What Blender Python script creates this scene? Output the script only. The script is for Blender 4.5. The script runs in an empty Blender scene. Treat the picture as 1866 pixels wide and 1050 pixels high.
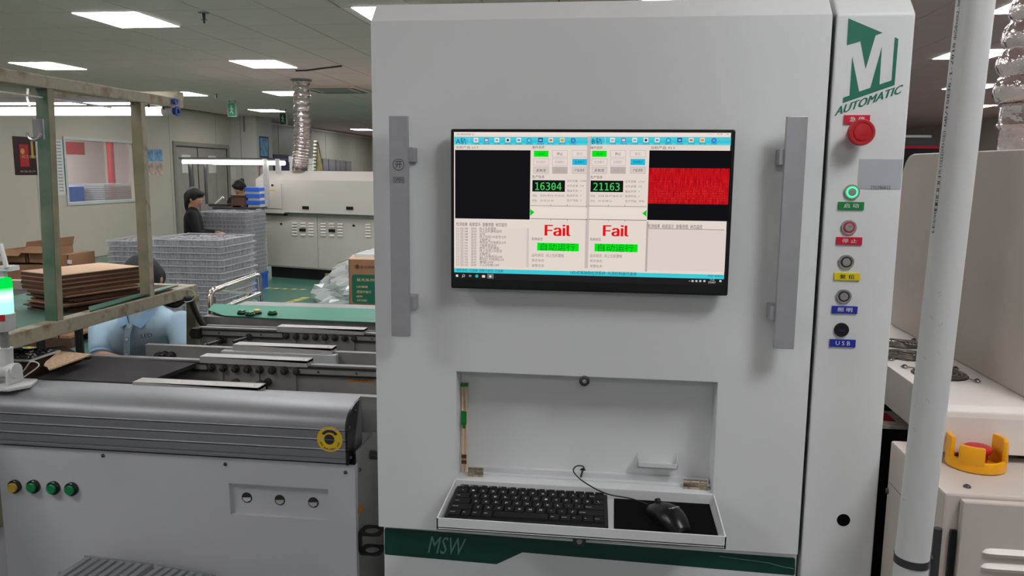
import bpy, bmesh, math, random
from mathutils import Vector, Matrix
random.seed(7)
SC = bpy.context.scene
COL = SC.collection
V = Vector
PI = math.pi
# ------------------------------------------------------------ camera, world, exposure
F = 1445.36; YAW, PITCH, ROLL = (math.radians(a) for a in (7.3163, -8.2977, 0.5366))
CAM = V((0, 0, 1.6))
def _axes():
    cy, sy, cp, sp = math.cos(YAW), math.sin(YAW), math.cos(PITCH), math.sin(PITCH)
    f = V((-sy*cp, cy*cp, sp)); r = V((cy, sy, 0)); u = r.cross(f)
    c, s = math.cos(ROLL), math.sin(ROLL)
    return c*r + s*u, -s*r + c*u, f
RT, UP, FW = _axes()
cam = bpy.data.objects.new('camera', bpy.data.cameras.new('camera')); COL.objects.link(cam)
cam.matrix_world = Matrix(((RT.x, UP.x, -FW.x, CAM.x), (RT.y, UP.y, -FW.y, CAM.y), (RT.z, UP.z, -FW.z, CAM.z), (0, 0, 0, 1)))
cam.data.sensor_width = 36; cam.data.lens = F*36/1866; cam.data.clip_start = 0.02; cam.data.clip_end = 100
SC.camera = cam
SC.view_settings.view_transform = 'Standard'; SC.view_settings.look = 'None'
SC.view_settings.exposure = 0.0; SC.view_settings.gamma = 1.0; SC.view_settings.use_curve_mapping = False
SC.cycles.use_denoising = True
SC.cycles.max_bounces = 8; SC.cycles.diffuse_bounces = 4; SC.cycles.transparent_max_bounces = 24
PANEL_LIGHT = 22.0      # radiance of every ceiling panel
TUBE_LIGHT = 9.0
w = bpy.data.worlds.new('world'); SC.world = w; w.use_nodes = True
w.node_tree.nodes['Background'].inputs[0].default_value = (0.5, 0.52, 0.5, 1)
w.node_tree.nodes['Background'].inputs[1].default_value = 0.03
# pixel -> point on a plane of the room (1866 x 1050 frame)
def ray(x, y): return RT*((x-933)/F) + UP*((525-y)/F) + FW
def PY(x, y, Y): d = ray(x, y); return CAM + d*(Y/d.y)
def PXp(x, y, X): d = ray(x, y); return CAM + d*(X/d.x)
def PZ(x, y, Z): d = ray(x, y); return CAM + d*((Z-1.6)/d.z)
# ------------------------------------------------------------ materials
def lin(c):
    c = c/255.0
    return c/12.92 if c <= 0.04045 else ((c+0.055)/1.055)**2.4
def C(r, g, b, a=1): return (lin(r), lin(g), lin(b), a)
def mat(name, rgb, rough=0.5, metal=0.0, var=0.0, vscale=8, bump=0.0, bscale=60, stretch=None, rgb2=None, thr=None, spec=0.5, coat=0.0, alpha=1.0):
    m = bpy.data.materials.new(name); m.use_nodes = True
    nt = m.node_tree; N = nt.nodes; L = nt.links; b = N['Principled BSDF']
    b.inputs['Base Color'].default_value = C(*rgb); b.inputs['Roughness'].default_value = rough
    b.inputs['Metallic'].default_value = metal; b.inputs['Specular IOR Level'].default_value = spec
    b.inputs['Coat Weight'].default_value = coat; b.inputs['Alpha'].default_value = alpha
    if var or bump or rgb2:
        tc = N.new('ShaderNodeTexCoord'); mp = N.new('ShaderNodeMapping'); L.new(tc.outputs['Object'], mp.inputs[0])
        if stretch: mp.inputs['Scale'].default_value = stretch
    if var or rgb2:
        n = N.new('ShaderNodeTexNoise'); n.inputs['Scale'].default_value = vscale; n.inputs['Detail'].default_value = 4
        L.new(mp.outputs[0], n.inputs['Vector'])
        cr = N.new('ShaderNodeValToRGB'); L.new(n.outputs['Fac'], cr.inputs[0])
        lo, hi = (thr or (0.3, 0.7)); cr.color_ramp.elements[0].position = lo; cr.color_ramp.elements[1].position = hi
        if rgb2: a1, a2 = C(*rgb), C(*rgb2)
        else:
            a1 = C(*[max(0, v*(1-var)) for v in rgb]); a2 = C(*[min(255, v*(1+var)) for v in rgb])
        cr.color_ramp.elements[0].color = a1; cr.color_ramp.elements[1].color = a2
        L.new(cr.outputs[0], b.inputs['Base Color'])
    if bump:
        n2 = N.new('ShaderNodeTexNoise'); n2.inputs['Scale'].default_value = bscale; n2.inputs['Detail'].default_value = 3
        L.new(mp.outputs[0], n2.inputs['Vector'])
        bp = N.new('ShaderNodeBump'); bp.inputs['Strength'].default_value = bump; bp.inputs['Distance'].default_value = 0.01
        L.new(n2.outputs['Fac'], bp.inputs['Height']); L.new(bp.outputs[0], b.inputs['Normal'])
    return m
def emat(name, rgb, s=1.0):
    m = bpy.data.materials.new(name); m.use_nodes = True
    nt = m.node_tree; nt.nodes.clear()
    e = nt.nodes.new('ShaderNodeEmission'); o = nt.nodes.new('ShaderNodeOutputMaterial')
    e.inputs[0].default_value = C(*rgb); e.inputs[1].default_value = s; nt.links.new(e.outputs[0], o.inputs[0])
    return m
def clear_plastic(name, rgb, trans=0.5, rough=0.15):
    m = bpy.data.materials.new(name); m.use_nodes = True
    nt = m.node_tree; N = nt.nodes; b = N['Principled BSDF']
    b.inputs['Base Color'].default_value = C(*rgb); b.inputs['Roughness'].default_value = rough
    t = N.new('ShaderNodeBsdfTransparent'); x = N.new('ShaderNodeMixShader'); x.inputs[0].default_value = trans
    nt.links.new(b.outputs[0], x.inputs[1]); nt.links.new(t.outputs[0], x.inputs[2]); nt.links.new(x.outputs[0], N['Material Output'].inputs[0])
    return m
_EC = {}
def E_(r, g, b, s=1.0):
    k = (r, g, b, s)
    if k not in _EC: _EC[k] = emat('screen_colour', (r, g, b), s)
    return _EC[k]
M = {}
M['white'] = mat('white_powder_coat', (220, 223, 222), 0.45, var=0.012, vscale=3, bump=0.03, bscale=900)
M['white_in'] = mat('white_inner_coat', (214, 216, 217), 0.5, var=0.012, vscale=4)
M['door_edge'] = mat('grey_edge', (120, 122, 124), 0.5)
M['handle'] = mat('anodised_handle', (168, 169, 174), 0.42, 0.35, var=0.02, vscale=30)
M['black'] = mat('black_plastic', (18, 18, 20), 0.35)
M['bezel'] = mat('black_gloss_bezel', (10, 10, 12), 0.28)
M['matblack'] = mat('matt_black', (9, 9, 10), 0.9, bump=0.3, bscale=1500, spec=0.1)
M['key'] = mat('black_key', (14, 14, 15), 0.6, spec=0.3)
M['kbody'] = mat('keyboard_body', (30, 30, 33), 0.55, spec=0.3)
M['legend'] = mat('grey_legend', (232, 232, 232), 0.6)
M['mouse'] = mat('mouse_black', (15, 15, 17), 0.3, spec=0.4)
M['green'] = mat('dark_green_film', (8, 62, 52), 0.45, var=0.04, vscale=5)
M['logo'] = mat('logo_green', (22, 112, 88), 0.5, var=0.03, vscale=20)
M['logo_clear'] = clear_plastic('sticker_film', (225, 226, 226), 0.8, 0.3)
M['sticker'] = mat('silver_sticker', (178, 182, 188), 0.4)
M['ink'] = mat('black_ink', (40, 40, 42), 0.6)
M['msw'] = mat('grey_green_letters', (96, 138, 132), 0.5)
M['red'] = mat('red_button', (186, 22, 34), 0.4, var=0.03, vscale=20)
M['redlab'] = mat('red_label', (205, 20, 52), 0.3)
M['grnlab'] = mat('green_label', (10, 135, 62), 0.3)
M['yellab'] = mat('yellow_label', (226, 208, 14), 0.3)
M['blulab'] = mat('blue_label', (30, 48, 165), 0.3)
M['whitetxt'] = mat('white_letters', (228, 228, 228), 0.5)
M['steel'] = mat('brushed_steel', (190, 188, 184), 0.32, 0.9, var=0.05, vscale=40)
M['darksteel'] = mat('dark_steel', (84, 84, 86), 0.4, 0.7)
M['nickel'] = mat('nickel_hinge', (190, 176, 156), 0.22, 1.0)
M['glow_green'] = emat('lit_green_ring', (60, 255, 150), 2.0)
M['glow_usb'] = mat('dim_blue', (38, 44, 96), 0.5)
M['wood'] = mat('pale_wood_stick', (214, 186, 158), 0.6, var=0.06, vscale=30, stretch=(8, 8, 1))
M['tape'] = mat('green_tape', (0, 128, 48), 0.3)
M['alu'] = mat('brushed_aluminium', (146, 147, 150), 0.5, 0.7, var=0.03, vscale=60, stretch=(1, 40, 40), bump=0.04, bscale=120)
M['alu_w'] = mat('pale_aluminium', (192, 188, 184), 0.45, 0.25, var=0.03, vscale=25)
M['plate'] = mat('grey_steel_plate', (146, 145, 142), 0.5, 0.12, var=0.05, vscale=12)
M['plate_w'] = mat('light_grey_cover', (190, 197, 196), 0.5, var=0.02)
M['convwhite'] = mat('conveyor_white_coat', (190, 192, 196), 0.5, var=0.015, vscale=3)
M['rubber'] = mat('black_rubber', (22, 21, 22), 0.6, bump=0.1, bscale=200)
M['roller'] = mat('roller_grey', (62, 60, 60), 0.45, 0.3)
M['belt'] = mat('belt', (44, 42, 42), 0.7)
M['pan'] = mat('dark_pan', (58, 56, 56), 0.6, 0.3, var=0.1, vscale=10)
M['yellow'] = mat('yellow_sticker', (222, 184, 30), 0.5, var=0.04, vscale=40)
M['orange'] = mat('orange_sticker', (196, 122, 40), 0.5, var=0.05, vscale=40)
M['gbtn'] = mat('green_push_button', (16, 128, 72), 0.3)
M['ybtn'] = mat('yellow_push_button', (196, 164, 60), 0.35)
M['board'] = mat('black_led_board', (42, 38, 42), 0.75, var=0.2, vscale=500, bump=0.5, bscale=900)
M['card'] = mat('brown_cardboard', (150, 110, 80), 0.85, var=0.04, vscale=6, bump=0.08, bscale=80)
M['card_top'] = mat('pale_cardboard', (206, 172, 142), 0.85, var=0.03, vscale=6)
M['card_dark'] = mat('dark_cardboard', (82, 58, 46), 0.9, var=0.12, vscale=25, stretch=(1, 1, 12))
M['bumpcard'] = mat('foil_flecked_card', (204, 166, 132), 0.45, bump=0.2, bscale=260, rgb2=(232, 214, 190), vscale=160, thr=(0.55, 0.62))
M['rack'] = mat('rusty_cream_paint', (124, 122, 98), 0.6, bump=0.2, bscale=30, rgb2=(158, 146, 118), vscale=12)
M['rack_green'] = mat('green_worn_paint', (66, 98, 76), 0.6, bump=0.2, bscale=30, rgb2=(118, 126, 108), vscale=7, thr=(0.38, 0.68))
M['rust'] = mat('rusty_beam', (164, 158, 138), 0.7, bump=0.3, bscale=40, rgb2=(118, 88, 58), vscale=18, thr=(0.52, 0.74))
M['mat_green'] = mat('green_rubber_mat', (34, 130, 104), 0.5, var=0.03)
M['mat_dull'] = mat('dull_green_sheet', (64, 108, 94), 0.5, var=0.06)
M['chrome'] = mat('polished_tube', (214, 208, 202), 0.14, 1.0)
M['trayrim'] = clear_plastic('clear_tray_rim', (206, 206, 210), 0.45, 0.2)
M['traydark'] = clear_plastic('smoky_tray', (150, 152, 154), 0.35, 0.25)
M['traywall'] = clear_plastic('clear_tray_wall', (190, 190, 196), 0.55, 0.25)
M['traycore'] = mat('packed_modules', (84, 82, 86), 0.6, rgb2=(176, 174, 180), vscale=60, stretch=(1, 1, .25), thr=(.42, .6))
M['bubble'] = clear_plastic('bubble_wrap', (205, 208, 206), 0.35, 0.12)
M['oven'] = mat('oven_cream_coat', (196, 190, 180), 0.5, var=0.012, vscale=2)
M['oven_dark'] = mat('dark_plinth', (22, 22, 24), 0.7)
M['floor_grey'] = mat('grey_epoxy', (84, 90, 90), 0.5, var=0.04, vscale=2)
M['floor'] = mat('green_epoxy', (76, 124, 108), 0.3, var=0.05, vscale=2)
M['floor_y'] = mat('yellow_floor_paint', (198, 184, 104), 0.5, var=0.08, vscale=20)
M['wall'] = mat('panel_wall', (204, 194, 178), 0.42, var=0.02, vscale=0.8)
M['wall2'] = mat('grey_panel_wall', (170, 168, 155), 0.4, var=0.02, vscale=0.8)
M['pillar'] = mat('pillar_cladding', (206, 200, 194), 0.5, var=0.01)
M['pinkwall'] = mat('pale_pink_wall', (226, 212, 204), 0.7)
M['doorleaf'] = mat('steel_door_leaf', (164, 156, 146), 0.5, var=0.03, vscale=3)
M['frame'] = mat('door_frame', (150, 144, 136), 0.4)
M['ceil'] = mat('perforated_tile', (250, 219, 212), 0.6, bump=0.25, bscale=45)
M['ceilgap'] = mat('ceiling_runner', (50, 48, 44), 0.7)
M['panel_em'] = emat('ceiling_panel_glow', (252, 252, 255), PANEL_LIGHT)
M['tube_em'] = emat('tube_glow', (255, 253, 250), TUBE_LIGHT)
M['lampframe'] = mat('lamp_frame', (220, 220, 216), 0.5)
M['poster_dk'] = mat('dark_poster', (54, 22, 30), 0.4)
M['poster_rd'] = mat('red_poster', (188, 38, 40), 0.4)
M['gold'] = mat('gold_print', (206, 164, 84), 0.5)
M['paper'] = mat('paper', (222, 220, 216), 0.6)
M['paperblue'] = mat('blue_paper', (120, 166, 206), 0.6, var=0.2, vscale=8)
M['paperpink'] = mat('pink_paper', (206, 176, 166), 0.6, var=0.2, vscale=8)
M['bluecrate'] = mat('blue_plastic', (44, 98, 200), 0.4)
M['navy'] = mat('navy_board', (40, 54, 96), 0.5, var=0.3, vscale=6)
M['photo'] = mat('photo_board', (92, 104, 122), 0.5, rgb2=(150, 136, 134), vscale=4)
M['redpipe'] = mat('red_pipe', (190, 60, 66), 0.4)
M['exitg'] = mat('exit_green', (70, 160, 110), 0.4)
M['exitdk'] = mat('exit_green_dark', (22, 74, 50), 0.5)
M['foil'] = mat('crinkled_foil', (214, 206, 204), 0.16, 1.0, bump=0.9, bscale=38, var=0.06, vscale=30)
M['pvc'] = mat('white_pvc', (206, 208, 206), 0.3, var=0.03, vscale=6, stretch=(1, 1, 0.3))
M['scuff'] = mat('scuff', (120, 122, 120), 0.6)
M['rmach'] = mat('beige_machine_coat', (196, 186, 176), 0.45, var=0.02, vscale=3, bump=0.03, bscale=400)
M['rmach_top'] = mat('pale_machine_top', (224, 216, 208), 0.45, var=0.03, vscale=5)
M['guard'] = mat('orange_yellow_guard', (240, 168, 8), 0.35, var=0.02, vscale=30)
M['grille'] = mat('fan_grille_wire', (150, 142, 134), 0.3, 0.9)
M['fanblack'] = mat('fan_black', (24, 22, 22), 0.5)
M['skin'] = mat('skin', (196, 142, 116), 0.5, var=0.03, vscale=10)
M['hair'] = mat('black_hair', (14, 12, 13), 0.65, bump=0.5, bscale=80, stretch=(4, 4, 0.6))
M['shirt'] = mat('pale_blue_shirt', (158, 186, 204), 0.85, var=0.03, vscale=9, bump=0.35, bscale=9)
M['collar'] = mat('shirt_collar', (150, 190, 224), 0.85)
M['trousers'] = mat('dark_trousers', (36, 38, 48), 0.9)
M['blackcloth'] = mat('black_cloth', (16, 15, 17), 0.9, bump=0.3, bscale=14)
M['pants2'] = mat('grey_trousers', (60, 60, 66), 0.9)
M['offwhite'] = mat('off_white_plastic', (206, 208, 206), 0.4)
M['glass'] = clear_plastic('clear_glass', (220, 226, 226), 0.92, 0.03)
M['whiteem'] = emat('white_box_top', (250, 246, 244), 0.9)
M['carton_g'] = mat('carton_green_print', (10, 92, 68), 0.6)
M['bluecap'] = mat('blue_cap', (44, 74, 160), 0.35)
M['bronze'] = mat('olive_strip', (132, 122, 82), 0.6, var=0.1, vscale=10)
M['cream_txt'] = mat('cream_print', (206, 182, 132), 0.6)
# ------------------------------------------------------------ mesh builder
class MB:
    def __init__(s): s.v = []; s.f = []; s.mi = []; s.sm = []
    def add(s, vs, fs, mi=0, smooth=False):
        o = len(s.v); s.v += [V(p) for p in vs]
        for f in fs: s.f.append([i+o for i in f]); s.mi.append(mi); s.sm.append(smooth)
    def box(s, lo, hi, mi=0, T=None):
        x0, y0, z0 = lo; x1, y1, z1 = hi
        vs = [V(p) for p in ((x0,y0,z0),(x1,y0,z0),(x1,y1,z0),(x0,y1,z0),(x0,y0,z1),(x1,y0,z1),(x1,y1,z1),(x0,y1,z1))]
        if T is not None: vs = [T @ p for p in vs]
        s.add(vs, [(0,3,2,1),(4,5,6,7),(0,1,5,4),(1,2,6,5),(2,3,7,6),(3,0,4,7)], mi)
    def quad(s, a, b, c, d, mi=0): s.add([a, b, c, d], [(0, 1, 2, 3)], mi)
    def prism(s, pts, off, mi=0, smooth=False):
        n = len(pts); a = [V(p) for p in pts]; b = [p+V(off) for p in a]
        s.add(a+b, [tuple(range(n))[::-1], tuple(range(n, 2*n))], mi)
        s.add(a+b, [(i, (i+1) % n, (i+1) % n+n, i+n) for i in range(n)], mi, smooth)
    def cyl(s, p0, p1, r, n=16, mi=0, r1=None, caps=True):
        p0, p1 = V(p0), V(p1); d = (p1-p0).normalized(); r1 = r if r1 is None else r1
        a = d.orthogonal().normalized(); b = d.cross(a)
        vs = []
        for p, q in ((p0, r), (p1, r1)):
            vs += [p + (a*math.cos(2*PI*i/n) + b*math.sin(2*PI*i/n))*q for i in range(n)]
        s.add(vs, [(i, (i+1) % n, (i+1) % n+n, i+n) for i in range(n)], mi, True)
        if caps: s.add(vs, [tuple(range(n))[::-1], tuple(range(n, 2*n))], mi)
    def lathe(s, p0, d, prof, n=24, mi=0):     # prof: (along, radius)
        p0 = V(p0); d = V(d).normalized(); a = d.orthogonal().normalized(); b = d.cross(a); vs = []; m = len(prof)
        for h, r in prof:
            vs += [p0 + d*h + (a*math.cos(2*PI*i/n) + b*math.sin(2*PI*i/n))*max(r, 1e-5) for i in range(n)]
        fs = [(k*n+i, k*n+(i+1) % n, (k+1)*n+(i+1) % n, (k+1)*n+i) for k in range(m-1) for i in range(n)]
        s.add(vs, fs, mi, True)
    def tube(s, pts, r, n=8, mi=0, closed=False):
        pts = [V(p) for p in pts]; m = len(pts); vs = []; prev = None
        for k, p in enumerate(pts):
            if closed: d = pts[(k+1) % m] - pts[k-1]
            else: d = pts[min(k+1, m-1)] - pts[max(k-1, 0)]
            d.normalize()
            a = d.orthogonal().normalized() if prev is None else (prev - d*prev.dot(d)).normalized()
            prev = a; b = d.cross(a); rr = r[k] if isinstance(r, (list, tuple)) else r
            vs += [p + (a*math.cos(2*PI*i/n) + b*math.sin(2*PI*i/n))*rr for i in range(n)]
        K = m if closed else m-1
        fs = [(k*n+i, k*n+(i+1) % n, ((k+1) % m)*n+(i+1) % n, ((k+1) % m)*n+i) for k in range(K) for i in range(n)]
        s.add(vs, fs, mi, True)
        if not closed: s.add(vs, [tuple(range(n))[::-1], tuple(range((m-1)*n, m*n))], mi)
    def ball(s, c, r, n=12, m=8, mi=0, sc=(1, 1, 1)):
        vs = []; c = V(c)
        for j in range(m+1):
            t = PI*j/m
            for i in range(n):
                p = 2*PI*i/n; vs.append(c + V((math.sin(t)*math.cos(p)*sc[0], math.sin(t)*math.sin(p)*sc[1], math.cos(t)*sc[2]))*r)
        s.add(vs, [(j*n+i, (j+1)*n+i, (j+1)*n+(i+1) % n, j*n+(i+1) % n) for j in range(m) for i in range(n)], mi, True)
    def mesh(s, name, bevel=0, seg=2, weld=False):
        me = bpy.data.meshes.new(name); me.from_pydata([tuple(p) for p in s.v], [], s.f)
        me.polygons.foreach_set('material_index', s.mi); me.polygons.foreach_set('use_smooth', s.sm)
        if bevel or weld:
            bm = bmesh.new(); bm.from_mesh(me); bmesh.ops.remove_doubles(bm, verts=bm.verts, dist=1e-5)
            if bevel:
                bmesh.ops.recalc_face_normals(bm, faces=bm.faces)
                es = [e for e in bm.edges if len(e.link_faces) == 2 and e.calc_face_angle(0) > 0.5]
                bmesh.ops.bevel(bm, geom=es, offset=bevel, segments=seg, affect='EDGES', clamp_overlap=True, profile=0.5)
            bm.to_mesh(me); bm.free()
        return me
WM = {}
def place(o, me, parent):
    """put mesh with world coordinates at its own centre, parented without moving"""
    if me.vertices:
        cs = [sum(((v.co[k]) for v in me.vertices))/len(me.vertices) for k in range(3)]
    else: cs = (0, 0, 0)
    zmin = min((v.co.z for v in me.vertices), default=0)
    c = V((cs[0], cs[1], zmin)) if parent is None else V(cs)
    me.transform(Matrix.Translation(-c)); o.location = c; WM[o.name] = Matrix.Translation(c)
    if parent is not None:
        o.parent = parent; o.matrix_parent_inverse = WM[parent.name].inverted()
def link(name, me, mats, parent=None):
    for m in (mats if isinstance(mats, (list, tuple)) else [mats]): me.materials.append(M[m] if isinstance(m, str) else m)
    o = bpy.data.objects.new(name, me); COL.objects.link(o); place(o, me, parent); return o
def obj(name, mb, mats, parent=None, bevel=0, seg=2, label=None, weld=False):
    me = mb.mesh(name, bevel, seg, weld)
    if any(mb.sm) and len(me.polygons) < 4000: me.set_sharp_from_angle(angle=math.radians(38))
    o = link(name, me, mats, parent)
    if label: o['label'] = label
    return o
def tag(o, label, cat, group=None, kind=None):
    o['label'] = label; o['category'] = cat
    if group: o['group'] = group
    if kind: o['kind'] = kind
    return o
def struct(name, mb, mats, parent=None, label=None, bevel=0):
    o = obj(name, mb, mats, parent, bevel)
    if parent is None: o['kind'] = 'structure'
    if label: o['label'] = label
    return o
def thing(name, label, cat, loc=(0, 0, 0), group=None):
    o = bpy.data.objects.new(name, None); COL.objects.link(o); o.empty_display_size = 0.05
    o.location = loc; WM[o.name] = Matrix.Translation(V(loc)); return tag(o, label, cat, group)
def dup(root, loc, rz=None, label=None, group=None, parent=None):
    c = root.copy(); COL.objects.link(c); c.location = loc
    if rz is not None: c.rotation_euler = (0, 0, rz)
    if label: c['label'] = label
    if group: c['group'] = group
    def rec(a, b):
        for ch in a.children:
            k = ch.copy(); COL.objects.link(k); k.parent = b; rec(ch, k)
    rec(root, c); return c
def bx(lo, hi): m = MB(); m.box(lo, hi); return m
import os
FONTS = {}
try:
    _fd = bpy.utils.system_resource('DATAFILES', path='fonts')
    for k_, f_ in (('sans', 'Inter.woff2'), ('mono', 'DejaVuSansMono.woff2')):
        FONTS[k_] = bpy.data.fonts.load(os.path.join(_fd, f_))
except Exception:
    pass
# flat lettering: fits string s into the parallelogram O, U (width), W (height), standing proud by n
def lettering(name, s, mt, O, U, W, parent=None, n=V((0, 0, 0)), keep=False, thick=0.0, res=2, bold=0.0):
    cu = bpy.data.curves.new('t', 'FONT'); cu.body = s; cu.resolution_u = res
    fk = {'result_text': 'sans', 'counter_digits': 'mono', 'serial_number': 'mono', 'pipe_lettering': 'mono'}.get(name)
    if fk in FONTS: cu.font = FONTS[fk]
    t = bpy.data.objects.new('t', cu); me = bpy.data.meshes.new_from_object(t)
    bpy.data.objects.remove(t); bpy.data.curves.remove(cu)
    if not me.vertices: return None
    xs = [v.co.x for v in me.vertices]; ys = [v.co.y for v in me.vertices]
    x0, x1, y0, y1 = min(xs), max(xs), min(ys), max(ys)
    if keep:
        y0, y1 = 0.0, 0.72
    sx, sy = 1/max(x1-x0, 1e-4), 1/max(y1-y0, 1e-4)
    if bold:      # heavier strokes: the same outline laid three times, a hair apart
        vs = [v.co.copy() for v in me.vertices]; fs = [tuple(p.vertices) for p in me.polygons]; k = len(vs)
        allv = [q+V((d*bold*1.3, 0, i*.01)) for i, d in enumerate((0, -1, 1)) for q in vs]
        me.clear_geometry(); me.from_pydata([tuple(q) for q in allv], [], [tuple(j+i*k for j in f) for i in range(3) for f in fs])
        x0 -= bold*1.3; x1 += bold*1.3; sx = 1/max(x1-x0, 1e-4)
    nn = V(U).cross(V(W)).normalized()
    for v in me.vertices: v.co = V(O) + V(U)*((v.co.x-x0)*sx) + V(W)*((v.co.y-y0)*sy) + V(n) + nn*(v.co.z*.006)
    return link(name, me, mt, parent)
def bend(me_obj, f):
    pass
# ------------------------------------------------------------ room shell
CEIL = 2.9; XL, XR, YB, YF = -9.4, 8.2, 29.5, -6.0
m = MB(); m.box((-13.5, YF-.2, -0.1), (XR+.2, YB+.2, 0.0)); floor = struct('floor', m, 'floor_grey')
struct('green_coating', bx((-9.3, 3.4, 0), (-1.2, 20.0, .0006)), 'floor', floor)
for i in range(5):     # dashed yellow guide lines
    for (a, b) in (((483, 525), (563, 528)),):
        p, q = PZ(*a, 0.001), PZ(*b, 0.001); c0 = p.lerp(q, i/5); c1 = p.lerp(q, (i+.55)/5)
        m = MB(); m.box((c0.x, c0.y-.05, 0), (c1.x, c0.y+.05, .002)); struct('floor_marking', m, 'floor_y', floor)
for i in range(5):
    p, q = PZ(465, 556, 0.001), PZ(625, 563, 0.001); c0 = p.lerp(q, i/5); c1 = p.lerp(q, (i+.55)/5)
    m = MB(); m.box((c0.x, c0.y-.04, 0), (c1.x, c0.y+.04, .002)); struct('floor_marking', m, 'floor_y', floor)
for i in range(3):
    p, q = PZ(522, 553, 0.001), PZ(562, 541, 0.001); c0 = p.lerp(q, i/3); c1 = p.lerp(q, (i+.8)/3); d = V((.05, 0, 0))
    m = MB(); m.prism([c0-d, c0+d, c1+d, c1-d], (0, 0, .002)); struct('floor_marking', m, 'floor_y', floor)
a, b, c = PZ(30, 637, 0.001), PZ(128, 613, 0.001), PZ(95, 609, 0.001)
m = MB(); m.prism([a, a+V((.09, 0, 0)), b+V((.09, 0.02, 0)), b], (0, 0, .002)); struct('floor_marking', m, 'floor_y', floor)
m = MB(); m.box((c.x, b.y, 0), (b.x+.09, b.y+.09, .002)); struct('floor_marking', m, 'floor_y', floor)
# ceiling: dark runner sheet with tiles hung just below it
m = MB(); m.box((-13.5, YF-.2, CEIL+.012), (XR+.2, YB+.2, CEIL+.1)); ceiling = struct('ceiling', m, 'ceilgap')
TX, TY, OX, OY = 0.588, 0.70, -4.585, 6.38
def proj(p):
    d = V(p)-CAM; z = d.dot(FW)
    return (933+F*d.dot(RT)/z, 525-F*d.dot(UP)/z, z) if z > .1 else (-9e3, -9e3, z)
m = MB(); m.box((-TX/2+.006, -TY/2+.007, 0), (TX/2-.006, TY/2-.007, .014))
tile_me = m.mesh('ceiling_tile', bevel=.003, seg=1); tile_me.materials.append(M['ceil'])
near, rest = [], []
for i in range(-9, 22):
    for j in range(-17, 33):
        c = V((OX+(i+.5)*TX, OY+(j+.5)*TY, CEIL-.004))
        if not (XL < c.x-TX/2+.3 and c.x+TX/2 < XR+.3 and YF < c.y < YB): continue
        x, y, z = proj(c); vis = -60 < x < 1930 and -40 < y < 330 and not (700 < x < 1500)
        (near if vis else rest).append((z, c))
near.sort(key=lambda t: t[0]); rest += near[290:]; near = near[:290]
for z, c in near:
    o = bpy.data.objects.new('ceiling_tile', tile_me); COL.objects.link(o); o.location = c-WM['ceiling'].translation; o.parent = ceiling
m = MB()
for z, c in rest: m.box((c.x-TX/2+.006, c.y-TY/2+.007, c.z), (c.x+TX/2-.006, c.y+TY/2-.007, c.z+.012))
o = struct('ceiling_tile_field', m, 'ceil', ceiling); o['kind'] = 'stuff'
# left wall with window opening and double door
WY = [PXp(117, 253, XL).y, PXp(243, 263, XL).y]; WZ0, WZ1 = PXp(130, 369, XL).z, PXp(117, 254, XL).z
DY0, DY1, DZ = PXp(318, 265, XL).y, PXp(413, 275, XL).y, PXp(318, 265, XL).z
WALL_END = 18.7
m = MB()
for (y0, y1, z0, z1) in ((YF, WY[0], 0, CEIL), (WY[0], WY[1], 0, WZ0), (WY[0], WY[1], WZ1, CEIL), (WY[1], DY0, 0, CEIL), (DY0, DY1, DZ, CEIL), (DY1, WALL_END, 0, CEIL)):
    m.box((XL-.1, y0, z0), (XL, y1, z1))
wall_left = struct('wall_left', m, 'wall')
for y in (9.6, 10.75, 12.0, 16.0, 18.0):
    m = MB(); m.box((XL, y-.006, 0.1), (XL+.004, y+.006, CEIL)); struct('panel_seam', m, 'wall2', wall_left)
m = MB(); m.box((XL-.1, 19.5, 0), (XL+.2, YB, CEIL)); struct('wall_left_rear', m, 'wall2')
m = MB(); m.box((XL-.4, YB, 0), (XR+.2, YB+.1, CEIL)); struct('wall_back', m, 'wall')
m = MB(); m.box((XR, YF, 0), (XR+.1, YB, CEIL)); struct('wall_right', m, 'wall')
m = MB(); m.box((-13.5, YF-.1, 0), (XR+.1, YF, CEIL)); struct('wall_front', m, 'wall')
m = MB()
for y in [19.9+1.2*i for i in range(8)]: m.box((XL+.2, y-.01, 0), (XL+.21, y+.01, CEIL-.05))
struct('trim_1', m, 'wall')
m = MB(); m.box((XL+.2, 20, CEIL-.09), (XL+.25, YB, CEIL-.04)); struct('trim_2', m, 'offwhite')
m = MB(); m.box((XL, YF, CEIL-.045), (XL+.03, WALL_END, CEIL-.005)); struct('trim_3', m, 'wall')
# pillar
m = MB(); m.box((-9.4, 18.7, 0), (-8.72, 19.6, CEIL)); pil = struct('wall_pillar', m, 'pillar')
m = MB(); m.box((-9.13, 18.688, 0), (-9.11, 18.7, CEIL)); struct('panel_seam', m, 'wall2', pil)
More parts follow.
